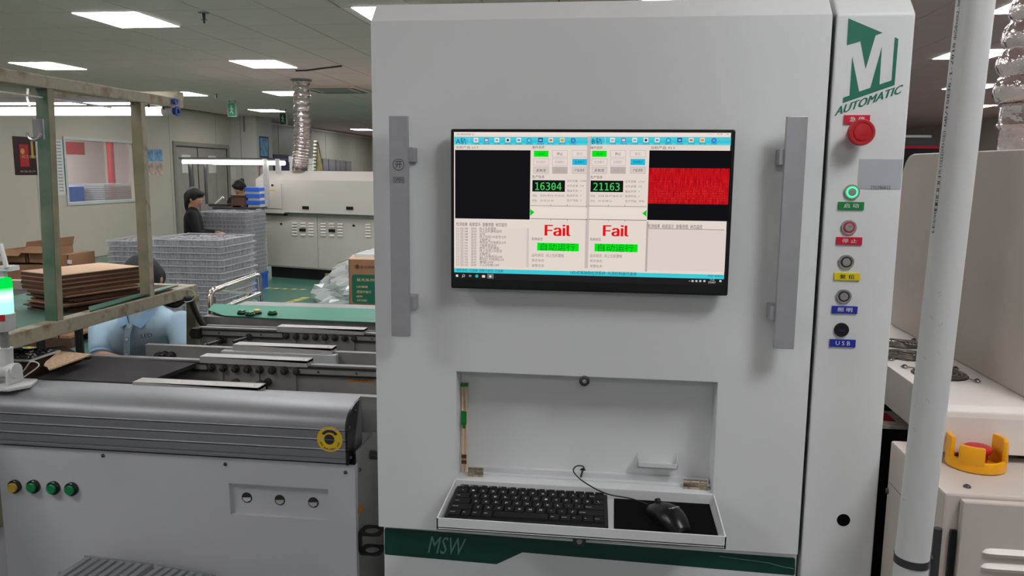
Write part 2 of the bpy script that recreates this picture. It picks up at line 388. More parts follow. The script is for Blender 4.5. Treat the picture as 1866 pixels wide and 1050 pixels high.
# window (frame, pane) and the bright room behind
m = MB(); t = .05
y0, y1 = WY
for (a, b, c, d) in ((y0-t, y1+t, WZ1, WZ1+t), (y0-t, y1+t, WZ0-t, WZ0), (y0-t, y0, WZ0, WZ1), (y1, y1+t, WZ0, WZ1)):
    m.box((XL-.03, a, c), (XL+.02, b, d))
win = struct('window_1', m, 'offwhite')
m = MB(); m.box((XL-.06, y0, WZ0), (XL-.055, y1, WZ1)); struct('window_pane', m, 'glass', win)
m = MB()
m.box((-13.4, 8.5, 0), (-13.3, 19.5, CEIL)); m.box((-13.4, 8.4, 0), (XL-.1, 8.5, CEIL)); m.box((-13.4, 19.5, 0), (XL-.1, 19.6, CEIL))
struct('wall_far_room', m, 'pinkwall')
for k, (y0_, y1_) in enumerate(((12.6, 13.6), (16.2, 17.0))):
    o = obj('ceiling_light', bx((-12.6, y0_, CEIL-.03), (-11.2, y1_, CEIL-.01)), 'panel_em'); tag(o, ('nearer', 'farther')[k]+' ceiling light of the pale room behind the window', 'ceiling light')
def W2(x, y, d): return PXp(x, y, d)
a, b = PXp(119.5, 258, -13.28), PXp(155, 282, -13.28)
m = MB(); m.box((-13.3, a.y, b.z), (-13.28, b.y, a.z)); o = obj('wall_banner', m, 'poster_rd'); tag(o, 'red banner on the wall seen through the window', 'banner')
a, b = PXp(198, 264, -12.6), PXp(206, 330, -12.6)
m = MB(); m.cyl((-12.6, (a.y+b.y)/2, 0), (-12.6, (a.y+b.y)/2, CEIL-.01), .085, 12); o = obj('fire_pipe', m, 'redpipe'); tag(o, 'vertical red fire pipe in the room behind the window', 'pipe')
m = MB(); m.cyl((-12.6, b.y, 0.05), (-12.6, b.y, .0), .1, 12)
a, b = PXp(122, 340, -10.8), PXp(170, 368, -10.8)
m = MB(); m.box((-11.6, a.y, 0.0), (-10.8, b.y-.25, a.z)); o = obj('storage_bin', m, 'bluecrate', bevel=.02); tag(o, 'big blue bin behind the window', 'bin')
a, b = PXp(190, 331, -10.4), PXp(243, 365, -10.4)
m = MB()
for k in range(22): m.box((-11.2, a.y, .3+k*.045), (-10.4, b.y+.4, .335+k*.045))
o = obj('tray_pile', m, 'trayrim'); tag(o, 'clear trays piled behind the window', 'trays', kind='stuff')
m = MB(); m.box((-11.2, a.y, .0), (-10.4, b.y+.4, .3)); o = obj('pallet', m, 'navy'); tag(o, 'low base under the trays behind the window', 'pallet')
a, b = PXp(220, 292, -13.2), PXp(238, 330, -13.2)
m = MB(); m.box((-13.3, a.y, 0), (-13.2, b.y+.5, a.z)); struct('door_2', m, 'frame')
# double door in the left wall
m = MB(); t = .09
m.box((XL-.02, DY0-t, 0), (XL+.03, DY0, DZ+t)); m.box((XL-.02, DY1, 0), (XL+.03, DY1+t, DZ+t)); m.box((XL-.02, DY0, DZ), (XL+.03, DY1, DZ+t))
dr = struct('door_1', m, 'frame')
ym = (DY0+DY1)/2-.15
for (a, b) in ((DY0+.01, ym-.01), (ym+.01, DY1-.01)):
    lf = struct('door_leaf', bx((XL-.07, a, .01), (XL-.04, b, DZ-.01)), 'doorleaf', dr)
    struct('door_sign', bx((XL-.04, (a+b)/2-.18, 1.52), (XL-.034, (a+b)/2+.18, 1.92)), 'paper', lf)
struct('door_seal', bx((XL-.05, ym-.015, 0), (XL-.036, ym+.015, DZ-.01)), 'black', dr)
struct('door_panel_behind', bx((XL-.12, DY0, 0), (XL-.1, DY1, DZ)), 'wall2', dr)
# posters
def wallrect(name, mt, p, q, label, cat, X=XL, th=.006, group=None):
    a, b = PXp(*p, X), PXp(*q, X)
    o = obj(name, bx((X, a.y, b.z), (X+th, b.y, a.z)), mt); tag(o, label, cat, group); return o, a, b
o, a, b = wallrect('poster', 'poster_dk', (22, 248), (68, 319), 'dark maroon poster with a red booklet cover left of the rack post', 'poster')
h = b.z-a.z
obj('poster_cover', bx((XL+.006, a.y+.12, a.z+h*.78), (XL+.009, b.y-.35*(b.y-a.y), a.z+h*.2)), 'poster_rd', o)
m = MB(); m.cyl((XL+.009, a.y+.38*(b.y-a.y), a.z+h*.38), (XL+.011, a.y+.38*(b.y-a.y), a.z+h*.38), .045, 12); obj('emblem', m, 'gold', o)
lettering('poster_text', '员工手册', 'cream_txt', (XL+.0102, a.y+.16, a.z+h*.56), (0, .32, 0), (0, 0, .05), o)
lettering('poster_text', '安全生产', 'cream_txt', (XL+.0102, a.y+.1, a.z+h*.93), (0, .35, 0), (0, 0, .03), o)
obj('poster_stripe', bx((XL+.006, b.y-.22*(b.y-a.y), a.z+h*.55), (XL+.009, b.y-.12*(b.y-a.y), a.z+h*.1)), 'gold', o)
o, a, b = wallrect('notice_sheet', 'paper', (97, 254), (122, 355), 'white lined notice sheet with blue border beside the window', 'notice')
for k in range(16):
    z = a.z+(b.z-a.z)*(k+.7)/17; obj('text_row', bx((XL+.006, a.y+.05, z-.008), (XL+.008, b.y-.08, z+.008)), 'plate', o)
obj('border', bx((XL+.006, b.y-.03, b.z), (XL+.0085, b.y, a.z)), 'navy', o)
for (p, q, mt, lb) in (((268, 272), (280, 294), 'paperblue', 'upper left blue sheet of the four notices right of the window'), ((281, 272), (296, 294), 'paperblue', 'upper right blue sheet of the four notices right of the window'),
                       ((268, 297), (280, 319), 'paperpink', 'lower left pink sheet of the four notices right of the window'), ((282, 297), (297, 320), 'paperpink', 'lower right pink sheet of the four notices right of the window')):
    wallrect('notice', mt, p, q, lb, 'notice', group='notices right of the window')
def pillrect(name, mt, p, q, label, cat, Y=18.7, kids=()):
    a, b = PY(*p, Y), PY(*q, Y); o = obj(name, bx((a.x, Y-.02, b.z), (b.x, Y, a.z)), mt); tag(o, label, cat)
    return o, a, b
PF = 18.7
o, a, b = wallrect('notice_board', 'navy', (472, 248), (490, 288), 'blue framed notice board high on the side of the pillar', 'notice board', X=-8.72)
obj('board_sheet', bx((-8.714, a.y+.04, b.z+.04), (-8.710, b.y-.04, a.z-.04)), 'paperblue', o)
o, a, b = wallrect('notice', 'poster_rd', (472, 303), (482, 331), 'red and white notice low on the side of the pillar', 'notice', X=-8.72)
obj('notice_sheet', bx((-8.714, a.y+.03, b.z+.08), (-8.710, b.y-.03, a.z-.02)), 'paper', o)
pillrect('notice', 'paper', (416, 304), (429, 326), 'pale clipboard sheet on the pillar behind the seated woman', 'notice')
pillrect('cable_duct', 'plate', (443, 212), (447, 240), 'short grey cable duct at the top of the pillar', 'cable duct')
# boards on the rear left wall
XR2 = XL+.211
for (p, q, mt, lb) in (((497, 281), (527, 320), 'navy', 'navy display board behind the foil duct'), ):
    a, b = PXp(*p, XR2), PXp(*q, XR2); o = obj('display_board', bx((XR2, a.y, b.z-1), (XR2+.02, b.y, a.z)), mt); tag(o, lb, 'display board')
xs = [587, 598, 611, 618, 629, 640]
for k in range(5):
    a, b = PXp(xs[k]+.5, 289+k*1.2, XR2), PXp(xs[k+1]-.5, 314, XR2)
    o = obj('photo_board', bx((XR2, a.y, b.z-.6), (XR2+.02, b.y, a.z)), 'photo'); tag(o, ('leftmost', 'second', 'middle', 'fourth', 'rightmost pale')[k]+' photo board in the row on the far wall above the oven', 'photo board', 'photo boards on the far wall')
# ------------------------------------------------------------ ceiling lights and fittings
def panel(cx, cy, label, hx=.285, hy=.34, group='square ceiling light panels'):
    t = thing('ceiling_light', label, 'ceiling light', (cx, cy, CEIL-.012), group)
    m = MB(); m.box((cx-hx-.012, cy-hy-.012, CEIL-.006), (cx+hx+.012, cy+hy+.012, CEIL-.003)); obj('lamp_frame', m, 'lampframe', t)
    m = MB(); m.box((cx-hx, cy-hy, CEIL-.010), (cx+hx, cy+hy, CEIL-.0065)); obj('diffuser', m, 'panel_em', t)
    return t
for (cx, cy, lb) in ((-4.29, 6.74, 'largest ceiling light panel, at the top left of the room'), (-4.35, 9.62, 'ceiling light panel with the loose black cable at its corner'),
        (-5.6, 13.25, 'ceiling light panel touching the foil duct'), (-7.65, 17.0, 'farthest ceiling light panel, in front of the pillar'),
        (-7.5, 13.25, 'ceiling light panel beyond the end of the rack lamp'), (-7.25, 9.62, 'ceiling light panel just above the rack top beam'),
        (-1.85, 6.72, 'ceiling light panel cut by the top left corner of the white cabinet'), (.45, 6.62, 'ceiling light panel just above the white cabinet top'),
        (3.75, 9.3, 'nearest ceiling light panel behind the white pipe'), (5.1, 12.6, 'middle ceiling light panel behind the white pipe'), (6.55, 16.1, 'farthest ceiling light panel behind the white pipe'), (-8.0, 24.75, 'small far ceiling light panel right of the foil duct, beside the cabinet edge')):
    panel(cx, cy, lb)
for (cx, cy) in ((-6.7, 3.9), (-4.2, 3.9), (-1.8, 3.9), (.9, 3.9), (3.4, 3.9), (6, 3.9), (-6.7, .9), (-4.6, .9), (1.1, .5), (-2.4, .5), (3.8, .9), (.2, -2.6),  # assumed grid, with a few unseen panels added to light door and conveyor
                 (.4, 9.6), (.4, 12.9), (-1.9, 15.9), (.6, 16), (-5.9, 23.6), (-7.55, 27.2),  # added out of sight to brighten the ceiling and far wall
                 (-6.5, -2), (-3.9, -4.5), (1.9, -4.5), (6.4, 6.7), (3.2, 6.7), (1.2, 12.5), (-2, 9.6), (-2, 13), (-2.2, 18), (-4.8, 21), (3, 18)):
    panel(cx, cy, 'unseen square ceiling light panel, some of them added to brighten the room', group='ceiling light panels outside the picture')
def at_ceiling(x, y): return PZ(x, y, CEIL)
for (x, y, lb) in ((371, 22, 'nearest ceiling sprinkler, at the top of the picture'), (394, 171, 'far small ceiling sprinkler near the exit sign'), (424, 89, 'ceiling sprinkler above the largest exit sign')):
    if y == 89: continue
    p = at_ceiling(x, y); t = thing('sprinkler', lb, 'sprinkler', p)
    m = MB(); m.cyl(p+V((0, 0, -.003)), p+V((0, 0, -.009)), .045, 16); obj('rose', m, 'plate', t)
    m = MB(); m.cyl(p+V((0, 0, -.009)), p+V((0, 0, -.06)), .014, 10); m.cyl(p+V((0, 0, -.06)), p+V((0, 0, -.064)), .026, 12); m.cyl(p+V((0, 0, -.064)), p+V((0, 0, -.09)), .01, 8); obj('head', m, 'darksteel', t)
m = MB(); m.tube([at_ceiling(*q)+V((0, 0, -.012)) for q in ((539, 127), (560, 126.5), (585, 123), (610, 120), (622, 118.5))], .012, 6)
tag(obj('ceiling_cable', m, 'black'), 'loose black cable lying along the ceiling by the light panel', 'cable')
# air vent
a = at_ceiling(612, 162); t = thing('ceiling_vent', 'square air conditioning vent in the ceiling right of the foil duct', 'vent', a)
m = MB(); m.box((a.x-.48, a.y-.48, CEIL-.03), (a.x+.48, a.y+.48, CEIL-.005)); obj('vent_frame', m, 'ceil', t, bevel=.008)
m = MB(); m.box((a.x-.28, a.y-.28, CEIL-.036), (a.x+.28, a.y+.28, CEIL-.03)); obj('vent_grille', m, 'plate', t)
for s in (-1, 1):
    obj('vent_slot', bx((a.x-.36, a.y+s*.38-.035, CEIL-.034), (a.x+.36, a.y+s*.38+.035, CEIL-.03)), 'black', t)
    obj('vent_slot', bx((a.x+s*.38-.035, a.y-.36, CEIL-.034), (a.x+s*.38+.035, a.y+.36, CEIL-.03)), 'black', t)
# exit signs
def exit_sign(p0, p1, Y, mt, label):
    a, b = PY(*p0, Y), PY(*p1, Y); c = (a+b)/2; T = Matrix.Translation(c) @ Matrix.Rotation(math.radians(-12), 4, 'Z')
    hx, hz = abs(b.x-a.x)/2, abs(a.z-b.z)/2
    t = thing('exit_sign', label, 'sign', (c.x, c.y, c.z-hz))
    m = MB(); m.box((-hx, -.02, -hz), (hx, .02, hz), T=T); obj('sign_frame', m, 'offwhite', t)
    m = MB(); m.box((-hx*.86, -.024, -hz*.9), (hx*.86, -.02, hz*.9), T=T); f = obj('sign_face', m, mt, t)
    m = MB()                                             # running figure
    m.ball(T @ V((0, -.026, hz*.5)), hx*.17, 8, 6)
    for q in (((0, .35), (0, -.1)), ((0, -.1), (.35, -.6)), ((0, -.1), (-.35, -.5)), ((0, .25), (.38, 0)), ((0, .25), (-.35, .1))):
        m.cyl(T @ V((q[0][0]*hx, -.026, q[0][1]*hz)), T @ V((q[1][0]*hx, -.026, q[1][1]*hz)), hx*.09, 6)
    obj('running_figure', m, 'whitetxt', f)
    m = MB(); m.cyl((c.x-hx*.6, c.y, c.z+hz), (c.x-hx*.6, c.y, CEIL-.004), .008, 6); m.cyl((c.x+hx*.6, c.y, c.z+hz), (c.x+hx*.6, c.y, CEIL-.004), .008, 6); obj('hanger', m, 'darksteel', t)
exit_sign((414, 187), (433, 213), 14.6, 'exitg', 'lit green exit sign with a running figure hanging left of the duct')
exit_sign((509, 206), (524, 228), 16.5, 'exitdk', 'dark exit sign hanging beside the foil duct')
# ------------------------------------------------------------ inspection cabinet
Y0 = 1.545
X0, X1, X2, X3 = -.479, .379, .386, .521
ZB, ZT = 1.6-.747, 1.6+.287
cab = thing('inspection_cabinet', 'tall white inspection machine cabinet with handled front door and button column', 'machine', (0, Y0+.6, 0))
m = MB()
m.box((X0+.007, 1.62, .08), (X2-.008, 3.35, ZT)); m.prism([(X0+.02, 1.66, ZT), (X0+.02, 1.72, ZT+.06), (X0+.02, 3.3, ZT+.06), (X0+.02, 3.35, ZT)], (X2-.03-X0, 0, 0))
obj('body', m, 'white', cab)
NX0, NX1, NZ0, NZ1 = -.311, .2085, 1.6-.632, 1.6-.4025
YN = 1.606
# front door with the keyboard recess
m = MB(); xs = [X0, NX0, NX1, X1]; zs = [ZB, NZ0, NZ1, ZT]
for i in range(3):
    for j in range(3):
        if i == 1 and j == 1: continue
        m.quad((xs[i], Y0, zs[j]), (xs[i+1], Y0, zs[j]), (xs[i+1], Y0, zs[j+1]), (xs[i], Y0, zs[j+1]))
CH = .038
m.quad((X0, Y0, ZT), (X1, Y0, ZT), (X1, Y0+CH, ZT+CH), (X0, Y0+CH, ZT+CH))
m.quad((X0, Y0+CH, ZT+CH), (X1, Y0+CH, ZT+CH), (X1, 1.612, ZT+CH), (X0, 1.612, ZT+CH))
for x in (X0, X1): m.add([(x, Y0, ZB), (x, 1.612, ZB), (x, 1.612, ZT+CH), (x, Y0+CH, ZT+CH), (x, Y0, ZT)], [(0, 1, 2, 3, 4)])
m.quad((X0, Y0, ZB), (X1, Y0, ZB), (X1, 1.612, ZB), (X0, 1.612, ZB))
m.quad((NX0, Y0, NZ0), (NX0, YN, NZ0), (NX0, YN, NZ1), (NX0, Y0, NZ1)); m.quad((NX1, Y0, NZ0), (NX1, YN, NZ0), (NX1, YN, NZ1), (NX1, Y0, NZ1))
m.quad((NX0, Y0, NZ1), (NX1, Y0, NZ1), (NX1, YN, NZ1), (NX0, YN, NZ1)); m.quad((NX0, Y0, NZ0), (NX1, Y0, NZ0), (NX1, YN, NZ0), (NX0, YN, NZ0))
m.quad((NX0, YN, NZ0), (NX1, YN, NZ0), (NX1, YN, NZ1), (NX0, YN, NZ1))
door = obj('door', m, 'white', cab, bevel=.0016)
m = MB(); m.box((X1+.0005, Y0+.003, ZB), (X1+.0012, 1.6, ZT)); obj('edge_seal', m, 'rubber', door)
# rail along the recess floor and small wire bracket
m = MB(); m.box((NX0+.03, YN-.012, NZ0), (NX1-.002, YN-.0005, NZ0+.012)); m.box((NX0+.03, YN-.03, NZ0), (NX1-.002, YN-.022, NZ0+.005)); obj('recess_ledge', m, 'white_in', door, bevel=.001)
a, b = PY(1163, 829, 1.585), PY(1235, 834, 1.585); c = PY(1235, 853, 1.585)
m = MB(); zt, zb = a.z-.006, c.z
m.box((a.x, 1.576, zb), (b.x, 1.577, zb+.010)); m.box((a.x, 1.576, zb), (b.x, YN, zb+.001))
for x in (a.x, b.x-.001): m.prism([(x, 1.576, zb), (x, YN, zb), (x, YN, zt+.006), (x, 1.576, zt)], (.001, 0, 0))
obj('cable_bracket', m, 'white_in', door)
def round_lock(p, r, parent, nm='latch', half=False):
    m = MB(); m.lathe(p, (0, -1, 0), [(0, r), (.004, r), (.005, r*.86), (.005, r*.55), (.003, r*.5), (.003, 0)], 24); o = obj(nm, m, 'darksteel', parent)
    m = MB(); m.lathe(p+V((0, -.003, 0)), (0, -1, 0), [(0, r*.48), (.004, r*.42), (.0045, 0)], 16); obj('latch_bolt', m, 'steel', o); return o
round_lock(PY(1065, 694, Y0)+V((0, .001, 0)), .0105, door)
# handles
def handle(px, mounts_right, wd=.0365):
    (xa, ya), (xb, yb) = px; YH = Y0-.045
    a, b = PY(xa, ya, YH), PY(xb, yb, YH)
    m = MB(); m.box((a.x, YH, b.z), (a.x+wd, YH+.012, a.z)); h = obj('handle_bar', m, 'handle', door, bevel=.0012)
    for zc in (a.z-.072, b.z+.066):
        x = a.x+wd-.012 if mounts_right else a.x-.008
        m = MB(); m.box((x, YH+.006, zc-.014), (x+.02, Y0, zc+.014)); obj('handle_mount', m, 'handle', h, bevel=.001)
    return h, a, b, YH
hl, a, b, YH = handle(((708, 211.5), (713.5, 613)), True)
cx = a.x+.0185; zc = PY(724, 300, YH).z
m = MB(); m.tube([(cx+.0108*math.cos(t*PI/16), YH-.0003, zc+.0108*math.sin(t*PI/16)) for t in range(32)], .0005, 4, closed=True); obj('engraved_ring', m, 'ink', hl)
lettering('engraving', '开', 'ink', (cx-.0065, YH-.0006, zc-.0065), (.013, 0, 0), (0, 0, .013), hl)
zc = PY(724, 328, YH).z
m = MB(); m.tube([(cx-.011, YH-.0003, zc-.005), (cx+.011, YH-.0003, zc-.005), (cx+.011, YH-.0003, zc+.005), (cx-.011, YH-.0003, zc+.005)], .0004, 4, closed=True); obj('engraved_box', m, 'ink', hl)
lettering('engraving', 'OPEN', 'ink', (cx-.009, YH-.0006, zc-.0033), (.018, 0, 0), (0, 0, .0066), hl)
handle(((1434.5, 212), (1410, 635.5)), False)
# lower panel with green stripe
m = MB(); m.box((X0+.006, Y0+.015, .09), (X1+.003, 1.612, ZB-.008)); low = obj('lower_panel', m, 'white', cab, bevel=.003)
YL = Y0+.0145
def poly_y(pts, Y, th, mb=None):
    mb = mb or MB(); mb.prism([PY(x, y, Y) for x, y in pts], (0, th, 0)); return mb
obj('green_stripe', poly_y([(703, 962), (1447, 1017), (1449, 1020), (1448.5, 1046), (1446, 1049), (952, 1007), (905, 1028.5), (703, 1011), (701, 1009), (700.5, 965)], YL, .0006), 'green', low)
m = MB(); m.tube([PY(x, y, YL-.0008) for x, y in ((1310, 1014), (1370, 1022), (1400, 1026), (1425, 1033), (1447, 1037))], .0006, 5); obj('stripe_scratch', m, 'msw', low)
O, U, W = PY(779.5, 1008, YL-.001), PY(843, 1013, YL-.001), PY(786, 977, YL-.001)
lettering('lettering', 'MSW', 'msw', O, U-O, W-O, low)
round_lock(PY(1056, 985, Y0-.004), .0135, door, 'lock')
m = MB(); m.box((X0+.02, 1.6, 0), (X1, 3.3, .08)); obj('plinth', m, 'oven_dark', cab)
# control column
m = MB(); m.prism([(X2, Y0, .05), (X2, Y0, ZT), (X2, Y0+CH, ZT+CH), (X2, 3.35, ZT+CH), (X2, 3.35, .05)], (X3-X2, 0, 0)); colm = obj('control_column', m, 'white', cab, bevel=.004, seg=3)
def onc(x, y): return PY(x, y, Y0)
# logo: one green shape cut by the white letter, film outline, lettering below
G = [[(1546, 33.5), (1608.5, 60), (1595.5, 64.5), (1577.5, 125), (1568, 75), (1543, 82.5)],
     [(1553, 104), (1565.5, 167), (1586, 160), (1607, 85), (1602.5, 154), (1624.5, 146.5), (1630.5, 68), (1637, 71), (1630, 155), (1535.5, 188), (1536.5, 178), (1548, 174)]]
for g in G:
    m = MB(); m.prism([onc(*p)+V((0, -.0005, 0)) for p in g], (0, .0004, 0)); obj('logo_mark', m, 'logo', colm)
# (the mark's lower bar links its three uprights)
P0, P1 = V(onc(1520, 212)), V(onc(1641, 170)); up = onc(1524, 195)-onc(1518.5, 212)
lettering('logo_lettering', 'AUTOMATIC', 'logo', P0+V((0, -.0006, 0)), P1-P0, up*.96, colm, bold=.028)
# emergency stop
def plate_label(p, wpx, hpx, mt, s, tm, parent):
    a, b = onc(*p), onc(p[0]+wpx, p[1]+hpx)
    m = MB(); m.box((a.x, Y0-.003, b.z), (b.x, Y0, a.z)); o = obj('name_plate', m, mt, parent, bevel=.0006)
    w_, h_ = b.x-a.x, a.z-b.z
    k = .58 if s != 'USB' else .56
    if s == 'USB': s = 'U S B'
    lettering('plate_text', s, tm, (a.x+w_*(1-k)/2, Y0-.0036, b.z+h_*.24), (w_*k, 0, 0), (0, 0, h_*.55), o, bold=.008)
    return o
plate_label((1538, 209.5), 46, 17, 'redlab', '急 停', 'whitetxt', colm)
e = onc(1560, 243); e.y = Y0
m = MB(); m.lathe(e, (0, -1, 0), [(0, .016), (.004, .016), (.004, .012), (.016, .012), (.02, .0135), (.022, .0195)], 32); es = obj('emergency_stop', m, 'red', colm)
m = MB(); m.lathe(e+V((0, -.022, 0)), (0, -1, 0), [(0, .0205), (.006, .0235), (.012, .0235), (.0155, .0215), (.0155, .0175), (.0145, .017), (.0145, .0145), (.0165, .014), (.0175, .0)], 40); obj('mushroom_head', m, 'red', es)
# sticker (serial number only)
a, b = onc(1566, 290), onc(1643, 345)
m = MB(); m.box((a.x, Y0-.0006, b.z), (b.x-.002, Y0-.0001, a.z)); st = obj('serial_sticker', m, 'sticker', colm)
O, U, W = onc(1586, 345), onc(1622, 345), onc(1586, 338.5)
lettering('serial_number', '231206013', 'ink', O+V((0, -.001, 0)), U-O, W-O, st)
def pushbutton(x, y, ring, lit=False):
    p = onc(x, y); p.y = Y0
    m = MB(); m.lathe(p, (0, -1, 0), [(0, .0142), (.0025, .0142), (.0035, .0132), (.0035, .0112), (.003, .0106), (.003, .0)], 32); o = obj('push_button', m, 'steel', colm)
    m = MB(); m.lathe(p+V((0, -.0032, 0)), (0, -1, 0), [(0, .0100), (.0006, .0100), (.0006, .0075), (0, .0075)], 32); obj('button_ring', m, ring, o)
    m = MB(); m.lathe(p+V((0, -.0030, 0)), (0, -1, 0), [(0, .0073), (.0018, .0073), (.002, .006), (.0016, 0)], 24); obj('button_cap', m, 'steel', o)
    return o
pushbutton(1552, 350, 'glow_green'); plate_label((1527.5, 367.5), 46, 15, 'grnlab', '启 动', 'whitetxt', colm)
pushbutton(1546.5, 414.5, 'redlab'); plate_label((1524, 431.5), 46, 15, 'redlab', '停 止', 'whitetxt', colm)
pushbutton(1541.5, 477.5, 'ink'); plate_label((1520, 496.5), 46, 15, 'yellab', '复 位', 'ink', colm)
pushbutton(1537, 540, 'ink'); plate_label((1516, 557), 45.5, 15, 'blulab', '照 明', 'whitetxt', colm)
p = onc(1533, 601); p.y = Y0
m = MB(); m.lathe(p, (0, -1, 0), [(0, .0135), (.003, .0135), (.004, .0125), (.004, 0)], 32); u = obj('usb_cover', m, 'black', colm)
m = MB()
for dz in (-.0015, .0015): m.box((p.x-.0055, Y0-.0045, p.z+dz-.0005), (p.x+.0055, Y0-.004, p.z+dz+.0005))
obj('usb_mark', m, 'glow_usb', u); plate_label((1512, 617.5), 46, 15.5, 'blulab', 'USB', 'whitetxt', colm)
p = onc(1537, 948); p.y = Y0
m = MB(); m.cyl(p+V((0, -.0004, 0)), p+V((0, .01, 0)), .0125, 32); obj('round_hole', m, 'matblack', colm)
# ------------------------------------------------------------ fold-down keyboard tray (part of the door)
TX0, TX1, TY0, TZ = -.3135, .2125, 1.37, 1.6-.655
LZ = 1.6-.638
m = MB()
m.box((TX0, TY0, TZ-.002), (TX1, Y0+.022, TZ)); m.box((TX0, TY0, TZ-.006), (TX1, TY0+.0035, LZ)); m.box((TX0, TY0, TZ-.006), (TX1, TY0+.03, TZ-.004))
for x in (TX0, TX1-.0025):
    m.prism([(x, TY0, TZ-.005), (x, Y0-.001, TZ-.005), (x, Y0-.001, LZ+.006), (x, TY0, LZ)], (.0025, 0, 0))
tray = obj('keyboard_tray', m, 'white', door, bevel=.0007)
def hinge(px, py, wdt):
    c = PY(px, py, 1.57); m = MB()
    for k in range(3): m.cyl((c.x+wdt*(k/3)+.0006, 1.57, c.z+.004), (c.x+wdt*((k+1)/3)-.0006, 1.57, c.z+.004), .0048, 12)
    h = obj('hinge', m, 'nickel', tray); m = MB(); m.box((c.x, 1.565, c.z-.014), (c.x+wdt, 1.5675, c.z+.001)); m.cyl((c.x+wdt*.25, 1.5635, c.z-.008), (c.x+wdt*.25, 1.565, c.z-.008), .0035, 10); m.cyl((c.x+wdt*.75, 1.5635, c.z-.008), (c.x+wdt*.75, 1.565, c.z-.008), .0035, 10)
    obj('hinge_leaf', m, 'nickel', h, bevel=.0005)
hinge(853, 859, .033); hinge(1245, 881, .048)
# ------------------------------------------------------------ monitor
YS = 1.512
def S(x, y, n=0): p = PY(x, y, YS-.0003*n); return p
a, b = S(821, 234.8), S(1330, 538); MX0, MX1, MZ0, MZ1 = a.x, S(1341, 235).x, S(823, 525.5).z, a.z
mon = thing('monitor', 'wide black flat screen monitor mounted on the white cabinet door', 'monitor', ((MX0+MX1)/2, YS+.01, MZ0))
m = MB(); m.box((MX0, YS, MZ0), (MX1, YS+.02, MZ1)); obj('bezel', m, 'bezel', mon, bevel=.003, seg=2)
m = MB(); m.box((MX0+.08, YS+.02, MZ0+.06), (MX1-.08, Y0, MZ1-.06)); obj('wall_mount', m, 'black', mon)
DX0, DX1, DZ1, DZ0 = S(827.3, 241).x, S(1332, 241).x, S(827.3, 240.6).z, S(828.5, 508).z
def flat(x0, z0, x1, z1, n, mb=None):     # thin slab in the screen plane, layer n
    mb = mb or MB(); y = YS-.0002*n; mb.box((min(x0, x1), y-.0002, min(z0, z1)), (max(x0, x1), y, max(z0, z1))); return mb
scr = obj('screen', flat(DX0, DZ0, DX1, DZ1, 0), E_(226, 213, 204), mon)
def R_(name, x0, y0, x1, y1, col, n=1):
    a, b = S(x0, y0), S(x1, y1); return obj(name, flat(a.x, a.z, b.x, b.z, n), E_(*col), scr)
def T_(s, x0, y0, x1, y1, col, n=3, name='text_line', bold=0.0):
    a, b = S(x0, y1), S(x1, y0); 
    return lettering(name, s, E_(*col), (a.x, YS-.0002*n-.0003, a.z), (b.x-a.x, 0, 0), (0, 0, b.z-a.z), scr, res=1, bold=bold)
R_('title_bar', 827.4, 241, 1331.8, 248.5, (234, 222, 214)); T_('LED灯板检测系统 V2.1', 832, 243, 865, 246.5, (90, 80, 80))
T_('—  □  ×', 1290, 243.2, 1328, 246, (120, 110, 110))
DK = (60, 56, 60); MD = (128, 118, 114); PALE = (222, 208, 200)
